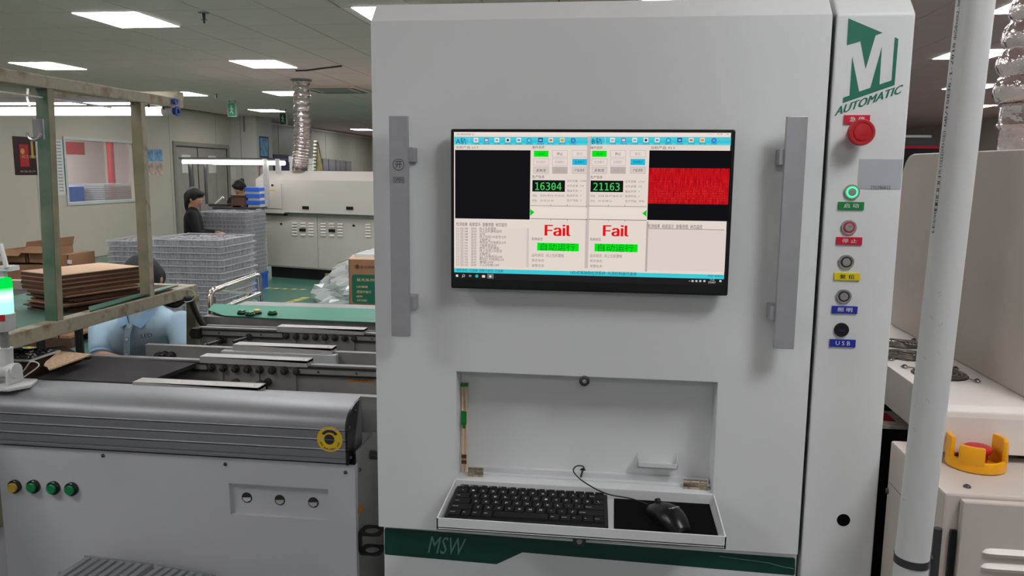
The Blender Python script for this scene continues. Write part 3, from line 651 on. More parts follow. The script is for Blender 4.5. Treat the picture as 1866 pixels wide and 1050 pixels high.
def lane(dx, ttl, num, prod, d1, d2, cnt, tot, dy):
    x0 = 828 if dx == 0 else 1075.5; x1 = 1071.5 if dx == 0 else 1331.5
    R_('tool_bar', x0, 249.3, x1, 265, (84, 196, 210)); R_('tool_bar_band', x0, 255.5, x1, 261, (50, 196, 216), 2); R_('tool_bar_band', x0, 261, x1, 265, (96, 204, 214), 2)
    T_(ttl, x0+3, 251, x0+22, 263.5, (34, 74, 130), 4, 'lane_title'); R_('separator', x0+27, 250, x0+27.6, 264.5, (160, 226, 232), 3)
    xs = ([867.5, 886.5, 905.5, 925.5, 945.5, 964.5, 985, 1004, 1024.5, 1044.5] if dx == 0 else [1116, 1136.5, 1156.5, 1177, 1197.5, 1218, 1238.5, 1259.5, 1280, 1301])
    cols = [(232, 222, 226), (120, 140, 180), (226, 226, 230), (228, 220, 220), (224, 226, 234), (40, 150, 200), (40, 84, 150), (228, 210, 200), (236, 200, 160), (40, 120, 196)]
    dots = [(190, 150, 150), (220, 226, 232), (140, 150, 160), (50, 46, 50), (110, 120, 140), (120, 210, 226), (170, 190, 220), (206, 90, 50), (216, 130, 40), (90, 160, 220)]
    for i, x in enumerate(xs):
        if i in (5, 9):
            c = S(x, 256); mb = MB(); mb.cyl((c.x, YS-.0007, c.z), (c.x, YS-.0004, c.z), .0048, 16); obj('tool_icon', mb, E_(*cols[i]), scr)
            mb = MB(); mb.cyl((c.x, YS-.0009, c.z), (c.x, YS-.0007, c.z), .0026, 12); obj('icon_detail', mb, E_(*dots[i]), scr)
        else:
            R_('tool_icon', x-4.2, 251.2, x+4.2, 259.2, cols[i], 3)
            if i == 3: c = S(x, 255.5); mb = MB(); mb.cyl((c.x, YS-.0011, c.z), (c.x, YS-.0008, c.z), .0024, 12); obj('icon_detail', mb, E_(*dots[i]), scr)
            else: R_('icon_detail', x-2.4, 254, x+2.4, 257, dots[i], 4)
        T_(['产品管理', '参数设置', '日志查看', '相机设置', '统计报表', '重新检测', '保存数据', '用户登录', '操作记录', '使用帮助'][i], x-6, 260.8, x+6, 263.4, (30, 70, 90), 4)
    if dx == 0: T_('当前产品: '+prod, 831, 266.3, 872, 271.3, DK)
    else: T_('当前产品: '+prod, 1186, 266.5, 1230, 272, DK)
    T_('操作选项', 970+dx, 266+dy, 992+dx, 271+dy, DK)
    w0 = 973+dx if dx == 0 else 1079
    g = [w0, w0+34, w0+70]
    rows = (('启动', '停止', '复位'), ('检测模式', '扫描模式', '直通模式'), ('灵敏度', '回原点', '产能清零'))
    for r in range(3):
        for c in range(3):
            xa, ya = g[c], (274.6, 289.6, 304.6)[r]; xb, yb = xa+26.5, ya+11.5
            col = (0, 232, 20) if (r, c) == (0, 0) else (40, 186, 216) if (r, c) == (1, 2) else (186, 172, 168) if (r, c) == (2, 1) else (212, 198, 192) if r == 2 else (228, 214, 206)
            if col[0] > 100: R_('button_border', xa-.7, ya-.7, xb+.7, yb+.7, (186, 172, 168), 1)
            R_('screen_button', xa, ya, xb, yb, col, 2)
            tc = (20, 110, 40) if (r, c) == (0, 0) else (20, 100, 150) if (r, c) == (1, 2) else (40, 38, 40) if (r, c) == (0, 1) else (90, 84, 84) if r == 2 and c != 1 else (172, 160, 156)
            hw = 5.6 if len(rows[r][c]) == 2 else 9
            T_(rows[r][c], xa+13.2-hw, ya+3.2, xa+13.2+hw, yb-3, tc, 3, 'button_text')
    T_('生产信息', 970+dx, 319.5+dy, 992+dx, 325+dy, DK)
    R_('counter', 970.3+dx, 328.2+dy, 1029.3+dx, 349.8+dy, (22, 22, 24), 2); T_(cnt, 975.3+dx, 332.8+dy, 1023.5+dx, 346.4+dy, (70, 214, 96), 3, 'counter_digits', bold=.004)
    for k, (l, v) in enumerate((('总不良数:', tot), ('总不良率:', '100'), ('输出不良:', '0'), ('检测不良:', '0'), ('生产节拍:', '0' if dx == 0 else '34.8s'))):
        y = 330.2+8.9*k+dy*1.6; T_(l, 1033+dx, y-2.4, 1054.5+dx, y+2, MD); T_(v, 1057.5+dx, y-2.2, 1057.5+dx+(11 if len(v) > 4 else 2.2*len(v)), y+1.6, MD)
    T_('开始:', 970+dx, 354.3+dy, 979+dx, 358.8+dy, MD); T_(d1, 984+dx, 354.8+dy, 1028+dx, 358.2+dy, MD); T_('时长:', 970+dx, 363.3+dy, 979+dx, 367.8+dy, MD); T_(d2, 984+dx, 363.8+dy, 1009+dx, 367.2+dy, MD)
    xa, xb = (967, 1070) if dx == 0 else (1072, 1178.5)
    R_('divider', xa, 375+dy, xb, 375.9+dy, (64, 58, 58), 2); R_('divider', xa, 399+dy*1.8, xb, 399.9+dy*1.8, (64, 58, 58), 2)
    for t in (36.5, 66.5): R_('tick', xa+t, 372.6+dy, xa+t+.7, 375+dy, (64, 58, 58), 2); R_('tick', xa+t, 399.9+dy*1.8, xa+t+.7, 402.3+dy*1.8, (64, 58, 58), 2)
    R_('track_view', xa+.4, 377.4+dy, xb-.4, 398+dy*1.8, (230, 217, 208), 1)
    q = [(966, 380.5), (974, 387), (966, 393.5)] if dx == 0 else [(1178.5, 382.5), (1170.3, 389), (1178, 395.2)]
    mb = MB(); mb.prism([S(x, y)+V((0, -.0006, 0)) for x, y in q], (0, .0002, 0)); obj('track_arrow', mb, E_(0, 206, 30), scr)
    T_('Fail', 992.3+dx, 410+dy, 1040+dx, 429.7+dy, (226, 20, 22), 3, 'result_text', bold=.022)
    T_('系统状态', 969+dx, 433+dy, 989+dx, 438+dy, DK)
    g0 = (979, 442.3, 1054.7, 458.3) if dx == 0 else (1083.5, 443.8, 1161.8, 459.8)
    R_('status_button', *g0, (0, 230, 20), 2); T_('自动运行', g0[0]+6, g0[1]+2, g0[2]-7, g0[3]-1.6, (16, 120, 36), 3, 'button_text')
    T_('运动状态:  向上位机要板', 969+dx, 463+dy*1.3, 1028+dx, 468+dy*1.3, MD); T_('锁定状态:', 969+dx, 472.3+dy*1.3, 992.5+dx, 477+dy*1.3, MD); T_('报警信息:', 969+dx, 481.7+dy*1.3, 992.5+dx, 486.5+dy*1.3, MD)
lane(0, 'A轨', 0, 'p2.5', '2024-08-06 09:03:04', '02:02:21:00', '16304', '16304', 0)
lane(106, 'B轨', 0, 'P2.5', '2024-08-07 08:41:33', '00:02:44:26', '21163', '21163', .7)
R_('separator', 1070.6, 249, 1071.3, 489, (196, 182, 176), 1)
R_('camera_view', 829.3, 273.2, 965.3, 400.3, (20, 20, 24), 1)
R_('camera_view', 1183.5, 274, 1327.8, 403.5, (18, 18, 22), 1)
mred = emat('red_scan_picture', (200, 14, 26), 1.0); nt = mred.node_tree; n1 = nt.nodes.new('ShaderNodeTexNoise'); n1.inputs['Scale'].default_value = 60; tc = nt.nodes.new('ShaderNodeTexCoord'); mp = nt.nodes.new('ShaderNodeMapping')
mp.inputs['Scale'].default_value = (9, 1, .8); cr = nt.nodes.new('ShaderNodeValToRGB'); cr.color_ramp.elements[0].color = C(168, 8, 20); cr.color_ramp.elements[1].color = C(208, 30, 34); cr.color_ramp.elements[0].position = .35; cr.color_ramp.elements[1].position = .7
nt.links.new(tc.outputs['Object'], mp.inputs[0]); nt.links.new(mp.outputs[0], n1.inputs['Vector']); nt.links.new(n1.outputs['Fac'], cr.inputs[0]); nt.links.new(cr.outputs[0], nt.nodes['Emission'].inputs[0])
a, b = S(1183, 306), S(1326.5, 373); obj('red_scan', flat(a.x, a.z, b.x, b.z, 2), mred, scr)
mb = MB()
for r in range(9):
    for k in range(46):
        if random.random() < (.25 if r < 4 else .6):
            c = S(1186+k*3.05, 331+r*4.4); mb.box((c.x-.0004, YS-.0008, c.z-.0004), (c.x+.0004, YS-.0007, c.z+.0004))
o = obj('scan_points', mb, E_(232, 90, 84), scr); o['kind'] = 'stuff'
T_('检测结果  局部显示  查看原图  状态监控', 831.5, 406.5, 924, 411.8, DK); T_('检测结果  局部显示  查看原图  状态监控', 1180.5, 410, 1280, 415.5, DK)
R_('log_panel', 830, 413.8, 961, 487.5, (222, 209, 200), 1); R_('scroll_bar', 960, 416, 963.3, 487, (206, 192, 186), 2); R_('log_panel', 1180, 417.8, 1320, 495.5, (220, 206, 198), 1); R_('panel_edge', 1179.5, 417.5, 1320, 418.1, (180, 168, 162), 2)
R_('panel_edge', 1178.3, 404, 1178.9, 495, (180, 168, 162), 2)
LOG = ['向上位机要板', '向上位机要板延时', '空闲', '给上位机OK信号OFF', 'Y轴停止', '等待出门光电感应OFF', 'Y轴直接运动', '收到上位机要板', '给上位机OK信号', 'X轴停止', '出门光电感应ON', '等待出门光电感应ON', '要板OFF', '入口光电OFF']
for k, s in enumerate(LOG):
    y = 416.6+5.12*k; T_('11:25:%02d' % (8 if k < 5 else 6 if k < 11 else 3), 832.5, y-2.1, 852.5, y+1.7, (110, 102, 100)); T_('运动: ', 858.5, y-2.3, 869, y+2, (110, 102, 100)); T_(s, 874, y-2.4, 874+5.1*len(s)*(.86 if len(s) > 9 else 1), y+2.1, (104, 96, 94))
R_('status_bar', 829, 489, 1320.3, 506.3, (52, 196, 210), 1) if False else None
mb = MB(); a, b = S(828.8, 488.8), S(828.8, 496.3); c = S(1321, 499.5); obj('status_bar', flat(DX0, a.z, DX1, b.z, 1, mb), E_(60, 200, 212), scr)
T_('相机状态: 已连接  控制卡状态: 已连接', 832, 491.2, 917, 494.6, (20, 90, 120)); T_('LED灯板缺陷检测系统  光源控制器已连接', 1040, 495.8, 1160, 499.8, (20, 90, 120)); T_('权限: 管理员', 1290, 501.5, 1316, 504.6, (20, 90, 120))
obj('task_bar', flat(DX0, b.z, DX1, DZ0, 1), E_(34, 31, 32), scr)
R_('task_icon', 831, 500.5, 835, 504.5, (224, 222, 220), 3)
c = S(845, 502.3); mb = MB(); mb.tube([(c.x+.0022*math.cos(t*PI/8), YS-.0008, c.z+.0022*math.sin(t*PI/8)) for t in range(16)], .0004, 4, closed=True); mb.cyl((c.x-.0016, YS-.0008, c.z-.0016), (c.x-.0034, YS-.0008, c.z-.0036), .0004, 4); obj('task_icon', mb, E_(220, 220, 220), scr)
R_('task_icon', 854.5, 501, 859, 504.5, (130, 128, 130), 3)
c = S(869, 503.2); mb = MB(); mb.cyl((c.x, YS-.0008, c.z), (c.x, YS-.0006, c.z), .0032, 16); obj('task_icon', mb, E_(44, 176, 176), scr)
R_('task_icon', 878.5, 501.3, 884, 506, (226, 214, 180), 3); R_('active_task', 888, 499, 899.5, 508, (110, 108, 108), 2); R_('task_icon', 891.8, 502, 895.3, 505.6, (214, 236, 220), 3)
for x in (1262, 1269, 1276, 1283.5): R_('tray_icon', x-1.8, 510.4, x+1.8, 514, (196, 194, 192), 3)
T_('^', 1255, 511, 1258, 513, (196, 194, 192)); T_('11:25', 1294, 508.3, 1302, 511.6, (206, 204, 202)); T_('2024/8/7', 1290.5, 512.8, 1304, 516.3, (206, 204, 202)); R_('tray_icon', 1310.8, 510.5, 1314.5, 514, (206, 204, 202), 3)
# ------------------------------------------------------------ keyboard, pad, mouse, cable, sticks
ZK = TZ+.012
c0, c1, c2 = PZ(834.5, 880, ZK), PZ(1106.5, 893.5, ZK), PZ(808, 941, ZK)
Uk = (c1-c0); Wk = (c2-c0); kw, kh = Uk.length, Wk.length; Uk.normalize(); Wk = (Wk - Uk*Wk.dot(Uk)).normalized()
kh = (c2-c0).dot(Wk)-.002
kb = thing('keyboard', 'compact black wired keyboard lying on the fold-down tray', 'keyboard', (c0+Uk*kw/2+Wk*kh/2)-V((0, 0, .012)))
TK = Matrix.Translation(c0-V((0, 0, .012))) @ Matrix((( Uk.x, -Wk.x, 0, 0), (Uk.y, -Wk.y, 0, 0), (0, 0, 1, 0), (0, 0, 0, 1)))
m = MB(); m.box((0, -kh, 0.0005), (kw, 0, .009), T=TK); obj('case', m, 'kbody', kb, bevel=.002)
ROWS = [[(1, 'Esc')]+[(1, 'F%d' % i) for i in range(1, 13)]+[(1, 'Del'), (1, '')],
        [(1.1, '`')]+[(1, c) for c in '1234567890-=']+[(1.6, 'Back')],
        [(1.5, 'Tab')]+[(1, c) for c in 'QWERTYUIOP[]']+[(1.2, '\\')],
        [(1.75, 'Caps')]+[(1, c) for c in 'ASDFGHJKL;\'']+[(1.95, 'Enter')],
        [(2.15, 'Shift')]+[(1, c) for c in 'ZXCVBNM,./']+[(2.55, 'Shift')],
        [(1.2, 'Ctrl'), (.9, 'Fn'), (1, 'Win'), (1, 'Alt'), (5, ''), (1, 'Alt'), (1, 'Ctrl'), (1, 'Hm'), (1, 'Up'), (1, 'End')]]
y = -.006; rh = [.0145]+[.0195]*5; kk = kh-.012; sc_ = kk/sum(rh)
for r, row in enumerate(ROWS):
    tot = sum(q[0] for q in row); x = .006; h = rh[r]*sc_; uw = (kw-.012)/tot
    for wk, s in row:
        m = MB(); g = .0008; zt = .0132
        b4 = [(x+g, y-h+g), (x+wk*uw-g, y-h+g), (x+wk*uw-g, y-g), (x+g, y-g)]
        t4 = [(x+g+.0012, y-h+g+.0012), (x+wk*uw-g-.0012, y-h+g+.0012), (x+wk*uw-g-.0012, y-g-.0008), (x+g+.0012, y-g-.0008)]
        m.add([TK @ V((p[0], p[1], .0088)) for p in b4]+[TK @ V((p[0], p[1], zt)) for p in t4], [(4, 5, 6, 7), (0, 1, 5, 4), (1, 2, 6, 5), (2, 3, 7, 6), (3, 0, 4, 7)])
        k = obj('key', m, 'key', kb)
        if s:
            one = len(s) == 1; lh = .0062 if one else .0032; lw = lh*(.8 if one else .75*len(s)); cx = x+wk*uw/2 if one else x+.003+lw/2; cy = y-h*.5
            if one and s in ',.;\'`-=': lh *= .5; lw *= .5
            O = TK @ V((cx-lw/2, cy-lh/2, zt+.0001)); R3 = TK.to_3x3()
            lettering('legend', s, 'legend', O, R3 @ V((lw, 0, 0)), R3 @ V((0, lh, 0)), k, res=1, bold=.02)
        x += wk*uw
    y -= h
PA, PB = PZ(1119, 888, TZ+.001), PZ(1119, 964, TZ+.001)
m = MB(); m.box((PA.x, PB.y-.004, TZ), (TX1-.009, PA.y, TZ+.0025)); o = obj('mouse_pad', m, 'matblack', bevel=.0008); tag(o, 'black mouse pad on the right half of the fold-down tray', 'mouse pad')
# mouse: shaped from cross sections
mc, mt_ = PZ(1215, 945, TZ+.02), PZ(1178, 915, TZ+.015)
q_ = PZ(1216, 949, TZ+.0025); base = V((q_.x, q_.y, TZ+.0027))
ang = math.radians(30)
Tm = Matrix.Translation(base) @ Matrix.Rotation(ang, 4, 'Z')
mo = thing('mouse', 'black wired computer mouse on the black pad', 'mouse', base)
vs, fs = [], []; NS, NR = 16, 22; Lm, Wm_, Hm = .108, .060, .037
for i in range(NS+1):
    t = i/NS; yy = Lm*(.5-t)
    wd = Wm_/2*(math.sin(PI*min(1, max(0, .04+t*.92)))**.38)*(1-.10*math.sin(PI*t)*(1 if t < .55 else .2)); ht = Hm*(math.sin(PI*(.10+.86*t))**.62)*(0.62+.55*t if t < .7 else 1.005-.0*t)
    for j in range(NR):
        a_ = PI*j/(NR-1); vs.append(Tm @ V((-wd*math.cos(a_)*(1-.06*math.sin(a_)), yy, ht*math.sin(a_)**.75)))
fs = [(i*NR+j, (i+1)*NR+j, (i+1)*NR+j+1, i*NR+j+1) for i in range(NS) for j in range(NR-1)]
m = MB(); m.add(vs, fs, 0, True); m.add(vs[:NR], [tuple(range(NR))]); m.add(vs[-NR:], [tuple(range(NR))[::-1]])
obj('shell', m, 'mouse', mo)
m = MB(); m.cyl(Tm @ V((-.0035, .034, .0245)), Tm @ V((.0035, .034, .0245)), .0062, 16); obj('scroll_wheel', m, 'rubber', mo)
m = MB(); m.tube([Tm @ V((-.0005, yy, zz)) for yy, zz in ((.046, .0165), (.040, .0245), )], .0006, 4); m.tube([Tm @ V((s*.0245*(1-abs(t-.5)*.5), .015-.012*abs(s), .03)) for s in (-1, 1) for t in (0,)], .0001, 4); obj('button_gap', m, 'black', mo)
O = Tm @ V((-.013, -.028, .0352)); R3 = Tm.to_3x3()
lettering('mark', 'logitech', 'legend', O+V((0, 0, .0006)), R3 @ V((.024, .003, -.0008)), R3 @ V((-.001, .006, .001)), mo, res=1)
def bez(pts, n=8):
    pts = [V(p) for p in pts]; out = []
    P = [pts[0]*2-pts[1]]+pts+[pts[-1]*2-pts[-2]]
    for i in range(1, len(P)-2):
        for k in range(n):
            t = k/n; a, b, c, d = P[i-1], P[i], P[i+1], P[i+2]
            out.append(.5*((2*b)+(c-a)*t+(2*a-5*b+4*c-d)*t*t+(3*b-a-3*c+d)*t**3))
    return out+[pts[-1]]
tail = Tm @ V((0, .0535, .008))
kc = TK @ V((kw*.815, .0, .008))
m = MB(); m.tube(bez([tail, PZ(1150, 909, TZ+.014), PZ(1112, 902, ZK+.006), PZ(1085, 891, ZK+.012), PY(1058, 874, 1.55), PY(1045, 859, 1.57), PY(1050, 850, 1.585), PY(1062, 850, 1.595), PY(1065, 857, 1.602)]), .0014, 8)
o = obj('mouse_cable', m, 'black'); tag(o, 'thin black mouse cable looping into the recess behind the keyboard', 'cable')
m = MB(); m.tube(bez([kc, kc+V((.001, .02, .010)), PY(1059, 868, 1.585), PY(1062, 857, 1.603)]), .0021, 8); m.cyl(kc+V((0, -.001, 0)), kc+V((.0008, .018, .008)), .0055, 10, r1=.0024)
o = obj('keyboard_cable', m, 'black'); tag(o, 'short black keyboard cable with thick strain relief', 'cable')
m = MB(); q = PY(1062, 858, YN-.001); m.lathe(q, (0, -1, 0), [(0, .006), (.001, .006), (.0015, .004), (.0015, 0)], 20); obj('cable_grommet', m, 'black', door)
for k, (xa, xb, mt) in enumerate(((842.5, 843.5, 'wood'), (850, 849.5, 'wood'))):
    a, b = PY(xa, 701, 1.595), PY(xb, 880, 1.585); b.z = NZ0+.002
    m = MB(); m.cyl(b, a, .0032, 10, r1=.0029); t = obj('wooden_stick', m, mt)
    tag(t, ('left' if k == 0 else 'right')+' of the two thin wooden sticks standing in the recess corner', 'stick', 'wooden sticks in the recess')
    if k == 0:
        m = MB(); m.box((a.x-.0045, a.y-.005, a.z-.003), (a.x+.0125, a.y+.005, a.z+.003)); obj('green_cap', m, 'tape', t)
        mid = PY(845, 760, 1.587); m = MB(); m.box((mid.x-.004, 1.578, mid.z-.014), (mid.x+.0075, 1.5815, mid.z+.014)); m.box((mid.x, 1.577, mid.z-.022), (mid.x+.006, 1.5785, mid.z-.008)); obj('tape_wrap', m, 'tape', t)
        for yy in (831, 841):
            q = PY(845, yy, 1.584); m = MB(); m.box((q.x-.004, 1.5785, q.z-.0035), (q.x+.0065, 1.5825, q.z+.0035)); obj('brown_band', m, 'card_dark', t)
# ------------------------------------------------------------ board conveyor left of the cabinet
CZ = 1.0                                  # top of the rails
CX0, CX1 = -1.645, -.640
conv = thing('board_conveyor', 'dual lane board conveyor with ribbed aluminium front cover left of the cabinet', 'conveyor', (-1.15, 2.5, 0))
YC = 1.87
zP = PY(648, 848, YC).z                   # top of the white front panel
hx0, hx1 = PY(417, 880, YC).x, PY(598, 897, YC).x; hz0, hz1 = PY(417, 937, YC).z, PY(417, 881, YC).z
m = MB(); xs = [CX0, hx0, hx1, CX1]; zs = [.12, hz0, hz1, zP]
for i in range(3):
    for j in range(3):
        if i == 1 and j == 1: continue
        m.quad((xs[i], YC, zs[j]), (xs[i+1], YC, zs[j]), (xs[i+1], YC, zs[j+1]), (xs[i], YC, zs[j+1]))
m.quad((CX1, YC, .12), (CX1, YC+.02, .12), (CX1, YC+.02, zP), (CX1, YC, zP)); m.quad((CX0, YC, .12), (CX0, YC+.02, .12), (CX0, YC+.02, zP), (CX0, YC, zP))
R_D = .012
m.quad((hx0, YC, hz0), (hx1, YC, hz0), (hx1, YC+R_D, hz0), (hx0, YC+R_D, hz0)); m.quad((hx0, YC, hz1), (hx1, YC, hz1), (hx1, YC+R_D, hz1), (hx0, YC+R_D, hz1))
m.quad((hx0, YC, hz0), (hx0, YC+R_D, hz0), (hx0, YC+R_D, hz1), (hx0, YC, hz1)); m.quad((hx1, YC, hz0), (hx1, YC+R_D, hz0), (hx1, YC+R_D, hz1), (hx1, YC, hz1))
m.quad((hx0, YC+R_D, hz0), (hx1, YC+R_D, hz0), (hx1, YC+R_D, hz1), (hx0, YC+R_D, hz1))
fp = obj('front_panel', m, 'convwhite', conv)
for (x, y) in ((450, 907), (510, 911.5), (571, 916)):
    p = PY(x, y, YC+R_D); m = MB(); m.lathe(p, (0, -1, 0), [(.0004, 0), (.0005, .0130), (.0014, .0136), (.0, .0145)], 24); h = obj('round_hole', m, 'pan', fp)
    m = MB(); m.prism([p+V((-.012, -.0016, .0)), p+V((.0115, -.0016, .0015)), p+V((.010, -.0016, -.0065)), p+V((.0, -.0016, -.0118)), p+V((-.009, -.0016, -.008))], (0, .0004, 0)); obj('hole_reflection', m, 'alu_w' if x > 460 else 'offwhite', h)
for (x, y, mt, lb) in ((28.5, 886, 'ybtn', 'yellow button'), (62.5, 886, 'gbtn', None), (99, 888.5, 'gbtn', None), (132, 890.5, 'gbtn', None)):
    p = PY(x, y, YC); m = MB(); m.lathe(p, (0, -1, 0), [(0, .0185), (.008, .0185), (.010, .0165), (.010, .014), (.006, .0135)], 28); o = obj('push_button', m, 'black', fp, label=lb)
    m = MB(); m.lathe(p+V((0, -.006, 0)), (0, -1, 0), [(0, .0132), (.009, .0132), (.0105, .0118), (.0105, .0085), (.0098, .008), (.0098, 0)], 24); obj('button_cap', m, mt, o)
def screw(p, d, r, parent):
    p = V(p); d = V(d); m = MB(); m.lathe(p, d, [(0, r), (.0015, r), (.0035, r*.75), (.0042, r*.45), (.0025, r*.4), (.0025, 0)], 14); return obj('screw', m, 'darksteel', parent)
for (x, y) in ((188, 830.5), (410.5, 846), (629.5, 861)): screw(PY(x, y, YC), (0, -1, 0), .0052, fp)
# ribbed aluminium cover
zb = PY(640, 845, YC-.005).z; Yf = YC-.008
prof = [(Yf, zb), (Yf-.002, zb+.002), (Yf-.002, zb+.008), (Yf, zb+.009), (Yf, zb+.013), (Yf-.003, zb+.015)]
zz = zb+.015
for k in range(3):
    prof += [(Yf-.003, zz+.018), (Yf-.0005, zz+.019), (Yf-.0005, zz+.0205), (Yf-.0055, zz+.0215), (Yf-.0045, zz+.0235), (Yf-.003, zz+.024)]; zz += .026
ztop = CZ+.004; r = ztop-zz
for k in range(1, 9):
    t = PI/2*k/8; prof.append((Yf-.003+.085*(1-math.cos(t)), zz+r*math.sin(t)))
prof += [(Yf+.13, ztop), (Yf+.13, zb)]
m = MB(); m.prism([(-2.2, a, b) for a, b in prof], (-.66+2.2, 0, 0), smooth=False); cov = obj('aluminium_cover', m, 'alu', conv)
# smooth the round shoulder
me = cov.data; me.polygons.foreach_set('use_smooth', [True]*len(me.polygons)); me.set_sharp_from_angle(angle=math.radians(25))
m = MB(); m.prism([(-.66, a, b) for a, b in [(Yf-.002, zb-.004)]+prof[1:-2]+[(Yf+.10, ztop), (Yf+.03, zb-.004)]], (.006, 0, 0)); cap = obj('end_cap', m, 'black', conv)
for (y, z) in ((Yf+.015, zb+.01), (Yf+.012, ztop-.05), (Yf+.06, ztop-.02)): screw((-.654, y, z), (1, 0, 0), .005, cap)
# round yellow sticker on the cover
p = PY(601, 801, Yf-.004); SR = .0335
m = MB(); m.cyl(p, p+V((0, -.0006, 0)), SR, 40); stk = obj('round_sticker', m, 'yellow', cov)
m = MB(); m.cyl(p+V((-.001, -.0008, 0)), p+V((-.001, -.0012, 0)), .0135, 24); obj('sticker_dot', m, 'ink', stk)
m = MB(); arc = [math.radians(a) for a in range(35, 146, 10)]
m.prism([p+V((.0255*math.cos(a), -.0012, .0255*math.sin(a))) for a in arc]+[p+V((.0175*math.cos(a), -.0012, .0175*math.sin(a)+.001)) for a in arc[::-1]], (0, .0004, 0)); obj('sticker_arc', m, 'ink', stk)
txt = 'www.msw-auto.com'
for k, ch in enumerate(txt):
    a = math.radians(200+140*k/(len(txt)-1)); c = p+V((.0262*math.cos(a), -.0012, .0262*math.sin(a))); ux = V((-math.sin(a), 0, math.cos(a))); uy = V((-math.cos(a), 0, -math.sin(a)))
    hgt = .0044 if ch not in '.-' else .0012; wd_ = .0034 if ch not in '.-' else .0012
    lettering('sticker_letter', ch, 'ink', c-ux*wd_/2-uy*.0018, ux*wd_, uy*hgt, stk, res=1, bold=.03)
# frame, side plate, pan
m = MB(); m.box((CX1-.004, YC+.02, .12), (CX1, 3.02, zP+.03)); m.box((CX0, YC+.02, .12), (CX0+.004, 3.02, zP)); m.box((CX0, 3.0, .12), (CX1, 3.02, CZ-.03)); side = obj('side_frame', m, 'plate', conv)
obj('shade_pan', bx((CX0, YC+.02, CZ-.16), (CX1-.004, 3.0, CZ-.15)), 'pan', conv)  # dark sheet standing in for the shade between the rails
for x in (CX0+.04, CX1-.08):
    for y in (YC+.04, 2.94):
        m = MB(); m.cyl((x, y, .02), (x, y, .12), .012, 10); m.cyl((x, y, 0), (x, y, .02), .03, 14); obj('foot', m, 'darksteel', conv)
screw(PXp(655, 856, CX1), (1, 0, 0), .006, side)
a, b = PXp(653, 930, CX1), PXp(663, 912, CX1); m = MB(); m.prism([PXp(652, 925, CX1), PXp(664, 917, CX1), PXp(664, 925, CX1), PXp(652, 937, CX1)], (.0008, 0, 0)); obj('warning_strip', m, 'orange', side)
# black bottle-ring brackets on the side
def ring_bracket(za, zb):
    y0 = PXp(655, 960, CX1).y
    m = MB(); m.box((CX1, y0-.012, zb), (CX1+.003, y0+.012, za)); br = obj('ring_bracket', m, 'black', side)
    for z in (za, zb):
        mm = MB(); cx, cy, R, r_ = CX1+.034, y0+.0, .030, .018; n = 24
        vs = []
        for i in range(n):
            t = 2*PI*i/n; sx = math.copysign(min(1, abs(math.cos(t))*1.25), math.cos(t)); sy = math.copysign(min(1, abs(math.sin(t))*1.25), math.sin(t))
            vs += [(cx+R*sx, cy+R*sy, z), (cx+r_*math.cos(t), cy+r_*math.sin(t), z), (cx+R*sx, cy+R*sy, z+.003), (cx+r_*math.cos(t), cy+r_*math.sin(t), z+.003)]
        fs = []
        for i in range(n):
            a, b = 4*i, 4*((i+1) % n); fs += [(a, b, b+1, a+1), (a+2, a+3, b+3, b+2), (a, a+2, b+2, b), (a+1, b+1, b+3, a+3)]
        mm.add(vs, fs); obj('ring_plate', mm, 'black', br)
ring_bracket(PXp(668, 949, CX1).z, PXp(668, 984, CX1).z)
m = MB(); p = PY(665, 768, 2.25); m.cyl((CX1, 2.0, p.z-.01), (CX1+.03, 2.0, p.z-.01), .012, 12); m.cyl((-.70, 2.2, p.z+.02), (-.60, 2.2, p.z+.02), .011, 14); m.cyl((-.62, 2.2, p.z+.02), (-.585, 2.2, p.z+.02), .024, 18); obj('adjusting_knob', m, 'darksteel', conv)
